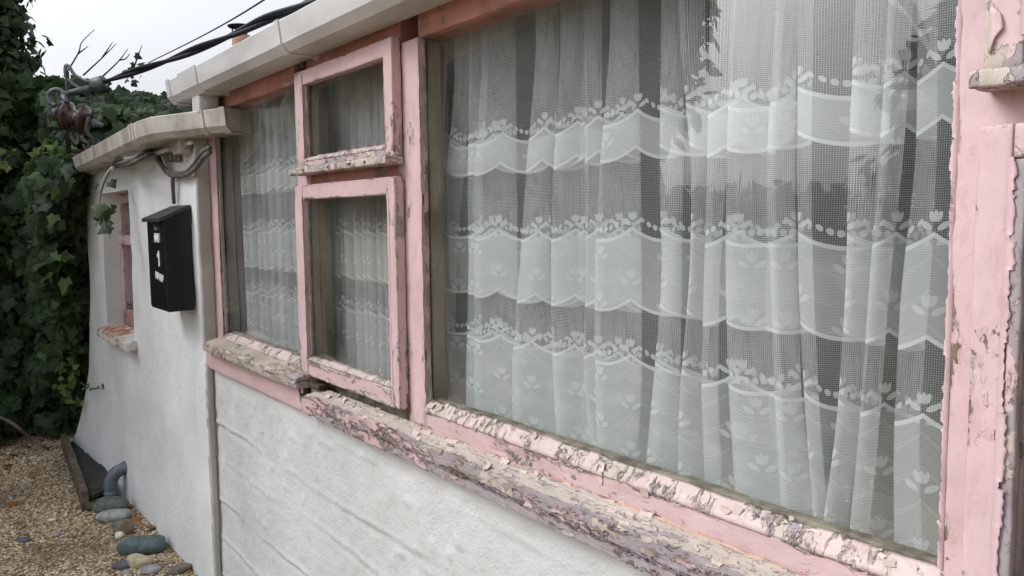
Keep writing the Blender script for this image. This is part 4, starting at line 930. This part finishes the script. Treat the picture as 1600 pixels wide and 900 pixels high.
hx = [at_az(a_, 19.6) for a_ in np.linspace(19, 45, 20)]; Vw = [(x_, y_, z_) for (x_, y_) in hx for z_ in (0., 2.45)]
link('dark_backing', mesh('dark_backing', Vw, [(2*i, 2*i+2, 2*i+3, 2*i+1) for i in range(19)]), 'bark', hedge)  # dark backing sheet, its colour stands in for shade among the hedge leaves

for az, hh, lb in ((32.4, 3.55, 'taller slim pole standing behind the low hedge across the lane'), (31.3, 3.15, 'shorter slim pole standing behind the low hedge across the lane')):
    bx, by = at_az(az, 20.2); pl = tag(empty('pole', (bx, by, GZ)), lb, 'pole', 'poles behind the hedge')
    tubes('shaft', [(np.array([[bx, by, 0.], [bx, by, hh*.6], [bx, by, hh]]), [.07, .055, .035])], 'bark', pl, 8); tubes('finial', [(np.array([[bx, by, hh-.01], [bx, by, hh+.04], [bx, by, hh+.10]]), [.06, .055, .01])], 'bark', pl, 8)
# ================================================================== GROUND DETAIL
n = 21000; PX = np.column_stack([rg.uniform(-7.2, -3.2, n), -.06-rg.uniform(0, 1, n)**1.25*1.9]); 
ico_t = (1+5**.5)/2; ICO = np.array([(-1, ico_t, 0), (1, ico_t, 0), (-1, -ico_t, 0), (1, -ico_t, 0), (0, -1, ico_t), (0, 1, ico_t), (0, -1, -ico_t), (0, 1, -ico_t), (ico_t, 0, -1), (ico_t, 0, 1), (-ico_t, 0, -1), (-ico_t, 0, 1)])/1.9
ICOF = np.array([(0, 11, 5), (0, 5, 1), (0, 1, 7), (0, 7, 10), (0, 10, 11), (1, 5, 9), (5, 11, 4), (11, 10, 2), (10, 7, 6), (7, 1, 8), (3, 9, 4), (3, 4, 2), (3, 2, 6), (3, 6, 8), (3, 8, 9), (4, 9, 5), (2, 4, 11), (6, 2, 10), (8, 6, 7), (9, 8, 1)])
sz = rg.uniform(.0055, .0115, n); V = ICO[None]*(1+rg.normal(0, .13, (n, 12, 1)))*sz[:, None, None]*np.stack([rg.uniform(.8, 1.4, n), rg.uniform(.7, 1.1, n), rg.uniform(.5, .8, n)], 1)[:, None]
a = rg.uniform(0, 6.28, n); ca, sa = np.cos(a)[:, None], np.sin(a)[:, None]; V = np.stack([V[..., 0]*ca-V[..., 1]*sa, V[..., 0]*sa+V[..., 1]*ca, V[..., 2]], -1)
zb = GZ+.012*np.sin(1.7*PX[:, 0]+.4)*np.cos(2.1*PX[:, 1])+.01*fbm(np.column_stack([PX, 0*a]), 6., 3, 5)
V += np.column_stack([PX, zb+.002])[:, None]; Fq = (ICOF[None]+np.arange(n)[:, None, None]*12).reshape(-1, 3)
gv = link('gravel', mesh('gravel', V.reshape(-1, 3), Fq, None, True), 'gravel'); tag(gv, 'loose tan and brown gravel lying along the foot of the wall', 'gravel'); gv['kind'] = 'stuff'

def stone_mat(nm, c): return simple('stone_'+nm, tuple(.9*q for q in c), tuple(1.65*q for q in c), 26., .75, .004, 45., obj=True)
SM = {k: stone_mat(k, c) for k, c in dict(green=(.085, .10, .085), pale=(.25, .26, .25), teal=(.085, .115, .115), brown=(.17, .13, .095), white=(.52, .47, .42), slate=(.07, .095, .10), purple=(.075, .075, .09), beige=(.33, .295, .20), grey=(.20, .205, .215), slab=(.12, .105, .09)).items()}
import bmesh
def stone(px, py, wpx, hpx, mat, label, flat=.5, rot=0., seed=1, cat='stone', nm='cobble', ang=0.):
    p = onZ(px, py+hpx*.30, GZ); d = np.linalg.norm(p-CAM); mpp = d/F*.98; w_ = wpx*mpp; hgt = max(hpx*mpp*flat*1.25, .014); dep = w_*.62
    bm = bmesh.new(); bmesh.ops.create_icosphere(bm, subdivisions=3, radius=1); sd = Vector((seed*3.1, seed*1.7, seed*.9))
    Q = np.array([v.co[:] for v in bm.verts]); k = 1+.55*fbm(Q+np.array(sd), .9, 2, seed)+.12*fbm(Q+np.array(sd), 2.6, 3, seed+3)
    for v, kk in zip(bm.verts, k):
        c_ = v.co*kk; e = 1.15
        c_ = Vector([math.copysign(abs(q)**(1/e), q) for q in c_]); v.co = Vector((c_.x*w_*.5, c_.y*dep*.5, c_.z*hgt*.5))
    for f in bm.faces: f.smooth = True
    me = bpy.data.meshes.new(nm); bm.to_mesh(me); bm.free(); me.materials.append(SM[mat]); o = bpy.data.objects.new(nm, me); COL.objects.link(o)
    o.location = (p[0], p[1], gz(p[0], p[1])+hgt*.36); o.rotation_euler = (0, ang, math.atan2(R_[1], R_[0])+rot); return tag(o, label, cat, 'stones along the wall')
sz_ = 1/2.647
for (x, y, w_, h_, mt, lb, fl, ro) in ((460, 608, 130, 62, 'green', 'greenish grey cobble lying just below the pipe elbow', .85, .1), (470, 646, 120, 52, 'pale', 'pale grey pointed cobble between the green cobble and the small teal one', .75, .25), (497, 681, 70, 36, 'teal', 'small teal stone under the pale grey cobble', .7, -.2),
    (520, 706, 56, 60, 'brown', 'upright brown pebble beside the small white pebble', .9, .8), (495, 731, 36, 26, 'white', 'small white pebble against the brown one', .9, 0.), (600, 778, 165, 66, 'slate', 'large blue green slate cobble, biggest of the row', .85, .15), (628, 737, 32, 22, 'slate', 'tiny blue slate chip behind the largest cobble', .7, .5),
    (512, 857, 82, 40, 'purple', 'dark purple slate piece beside the round beige stone', .7, .35), (552, 820, 60, 20, 'purple', 'thin purple slate sliver under the largest cobble', .6, .1), (578, 850, 90, 52, 'beige', 'round beige greenish stone among the slates', .9, .1), (622, 878, 76, 32, 'grey', 'flat oval light grey pebble', .8, .05), (745, 870, 92, 52, 'slab', 'brown flat slab leaning near the foot of the wall', .5, .7),
    (523, 891, 42, 22, 'grey', 'small grey pebble below the dark purple slate', .8, .1), (95, 748, 52, 22, 'purple', 'flat dark chip lying alone on the gravel', .5, .1), (132, 781, 54, 20, 'slab', 'flat brownish chip on the open gravel', .5, .2), (235, 727, 30, 18, 'grey', 'small grey chip on the open gravel', .7, .0), (215, 662, 36, 14, 'white', 'thin white stone chip on the open gravel', .6, .0), (700, 850, 40, 22, 'brown', 'small brown stone beside the leaning slab', .7, .3), (415, 650, 40, 18, 'slab', 'small dark stone beside the pale cobble', .6, .3)):
    stone(x*sz_, 560+y*sz_, w_*sz_, h_*sz_, mt, lb, fl, ro, int(x))
# slate covered drain trough with a timber edge and a grey pipe elbow
def quad_slab(name, c4, z0, th, mat, seed):
    c4 = [np.array(c_) for c_ in c4]; nU, nV = 8, 6; V = []
    for zt in (0, 1):
        for i in range(nU):
            for j in range(nV):
                u_, v_ = i/(nU-1), j/(nV-1); p = (c4[0]*(1-u_)+c4[1]*u_)*(1-v_)+(c4[3]*(1-u_)+c4[2]*u_)*v_; V.append((p[0], p[1], z0+th*zt))
    V = np.array(V); V[:, :2] += .012*np.stack([vnoise(V*[1, 1, 0]+seed, 9., 1), vnoise(V*[1, 1, 0]+seed, 9., 2)], 1); V[:, 2] += .008*vnoise(V*[1, 1, 0]+seed, 8., 3)
    S = np.arange(2*nU*nV).reshape(2, nU, nV); q = [tuple(f) for f in np.stack([S[0, :-1, :-1], S[0, :-1, 1:], S[0, 1:, 1:], S[0, 1:, :-1]], -1).reshape(-1, 4)]+[tuple(f) for f in np.stack([S[1, :-1, :-1], S[1, 1:, :-1], S[1, 1:, 1:], S[1, :-1, 1:]], -1).reshape(-1, 4)]
    rim_ = [(i, 0) for i in range(nU-1)]+[(nU-1, j) for j in range(nV-1)]+[(i, nV-1) for i in range(nU-1, 0, -1)]+[(0, j) for j in range(nV-1, 0, -1)]
    for k in range(len(rim_)): a_, b_ = rim_[k], rim_[(k+1) % len(rim_)]; q.append((S[0][a_], S[0][b_], S[1][b_], S[1][a_]))
    return link(name, mesh(name, V, q), mat)
far_l, far_r, near_l, near_r = onZ(108, 688, GZ+.06), onZ(134, 676, GZ+.06), onZ(141, 776, GZ+.06), onZ(180, 760, GZ+.06)
lerp = lambda a_, b_, t: a_+(b_-a_)*t
for k, (t0, t1, lb) in enumerate(((0., .34, 'dark slate cover at the ivy end of the wall trough'), (.35, .62, 'middle dark slate cover of the wall trough'), (.63, 1., 'dark slate cover of the trough next to the pipe elbow'))):
    o = quad_slab('slate_cover', [lerp(far_l, near_l, t0), lerp(far_l, near_l, t1), lerp(far_r, near_r, t1), lerp(far_r, near_r, t0)], GZ+.020+.012*k, .022, 'slate', k*3.); tag(at_base(o, tuple(lerp(far_l, near_r, (t0+t1)/2)[:2])+(GZ+.05,)), lb, 'slate', 'slate covers')
dv_ = near_l-far_l; dv_ /= np.linalg.norm(dv_); nv = np.array([dv_[1], -dv_[0], 0]); nv = nv if nv[1] < 0 else -nv
f0, n0 = far_l-dv_*.05, near_l+dv_*.03
o = quad_slab('edging_board', [f0+nv*.045, n0+nv*.045, n0+nv*.008, f0+nv*.008], GZ-.02, .125, 'board', 5.); tag(at_base(o, (float(f0[0]+n0[0])/2, float(f0[1]+n0[1])/2, GZ)), 'weathered brown timber edging board along the slate trough', 'board')
o = quad_slab('timber_offcut', [onZ(133, 788, GZ+.03), onZ(160, 790, GZ+.03), onZ(162, 780, GZ+.03), onZ(137, 778, GZ+.03)], GZ+.004, .03, 'board', 8.); tag(at_base(o, tuple(onZ(148, 784, GZ)[:2])+(GZ,)), 'short timber offcut under the greenish cobble', 'timber')
pe = onZ(174, 776, GZ+.02); wy = WY-.04
el = smooth_path([pe+[0, 0, 0.], pe+[0, .0, .08], pe+[.005, .03, .135], pe+[.01, .09, .155], [pe[0]+.012, max(pe[1]+.16, .0), pe[2]+.155]], 6)
elb = tag(empty('drain_pipe', tuple(pe)), 'grey plastic drain pipe elbow coming out of the wall above the cobbles', 'pipe')
tubes('elbow', [(el, .036)], 'pipe', elb, 14); tubes('collar', [(np.array([el[0]-[0, 0, .0], el[0]+[0, 0, .035]]), .041)], 'pipe', elb, 14)
tubes('collar', [(np.array([el[-9], el[-7]]), .041)], 'pipe', elb, 14)
tw = tag(empty('dry_twigs', tuple(onZ(172, 738, GZ))), 'thin dry twigs standing against the wall behind the pipe elbow', 'twigs')
for pts in (((170, 738), (169, 715), (168, 703)), ((173, 740), (176, 720), (177, 700)), ((175, 742), (172, 725), (174, 712))): 
    b0 = onZ(*pts[0], GZ); t_ = np.linalg.norm(b0-CAM)/np.linalg.norm(ray(*pts[0])); tubes('stem', [(smooth_path([atT(*p, t_) for p in pts], 4), .005)], 'twig', tw, 5)
bs = onZ(76, 702, GZ+.02); br2 = tubes('bramble', [(smooth_path([onZ(-10, 648, GZ+.25), onZ(20, 662, GZ+.22), onZ(48, 685, GZ+.1), bs], 6), .011)], 'twig'); tag(at_base(br2, tuple(bs)), 'long bare bramble stem reaching down onto the gravel', 'stem')
lo_me = mesh('fallen_leaf', LEAF*.06+[0, 0, .004], LEAF_F); lo_me.materials.append(M['fallen'])
ly_me = mesh('fallen_leaf', OVAL*.07+[0, 0, .004], OVAL_F); ly_me.materials.append(M['fallen'])
LV = [(4, 708), (12, 716), (2, 722), (14, 728), (6, 735), (22, 712), (8, 790), (48, 745), (55, 742), (212, 808), (222, 838), (205, 790), (132, 778), (66, 690), (92, 702), (40, 700), (236, 826), (160, 792), (218, 815), (120, 668), (75, 672), (100, 665)]
for i, (px, py) in enumerate(LV):
    p = onZ(px, py, GZ+.012); o = bpy.data.objects.new('fallen_leaf', lo_me if i % 2 else ly_me); COL.objects.link(o); o.location = (p[0], p[1], gz(p[0], p[1])+.014); o.rotation_euler = (rg.normal(0, .35), rg.normal(0, .35), rg.uniform(0, 6)); o.scale = [rg.uniform(.7, 1.2)]*3
    tag(o, *(('dry orange leaf lying among the cobbles by the wall', 'leaf', 'leaves among the cobbles') if px > 115 else ('dry fallen leaf on the gravel at the foot of the ivy bank', 'leaf', 'leaves below the ivy') if py < 740 else ('single dry leaf out on the open gravel', 'leaf', 'leaves on open gravel')))
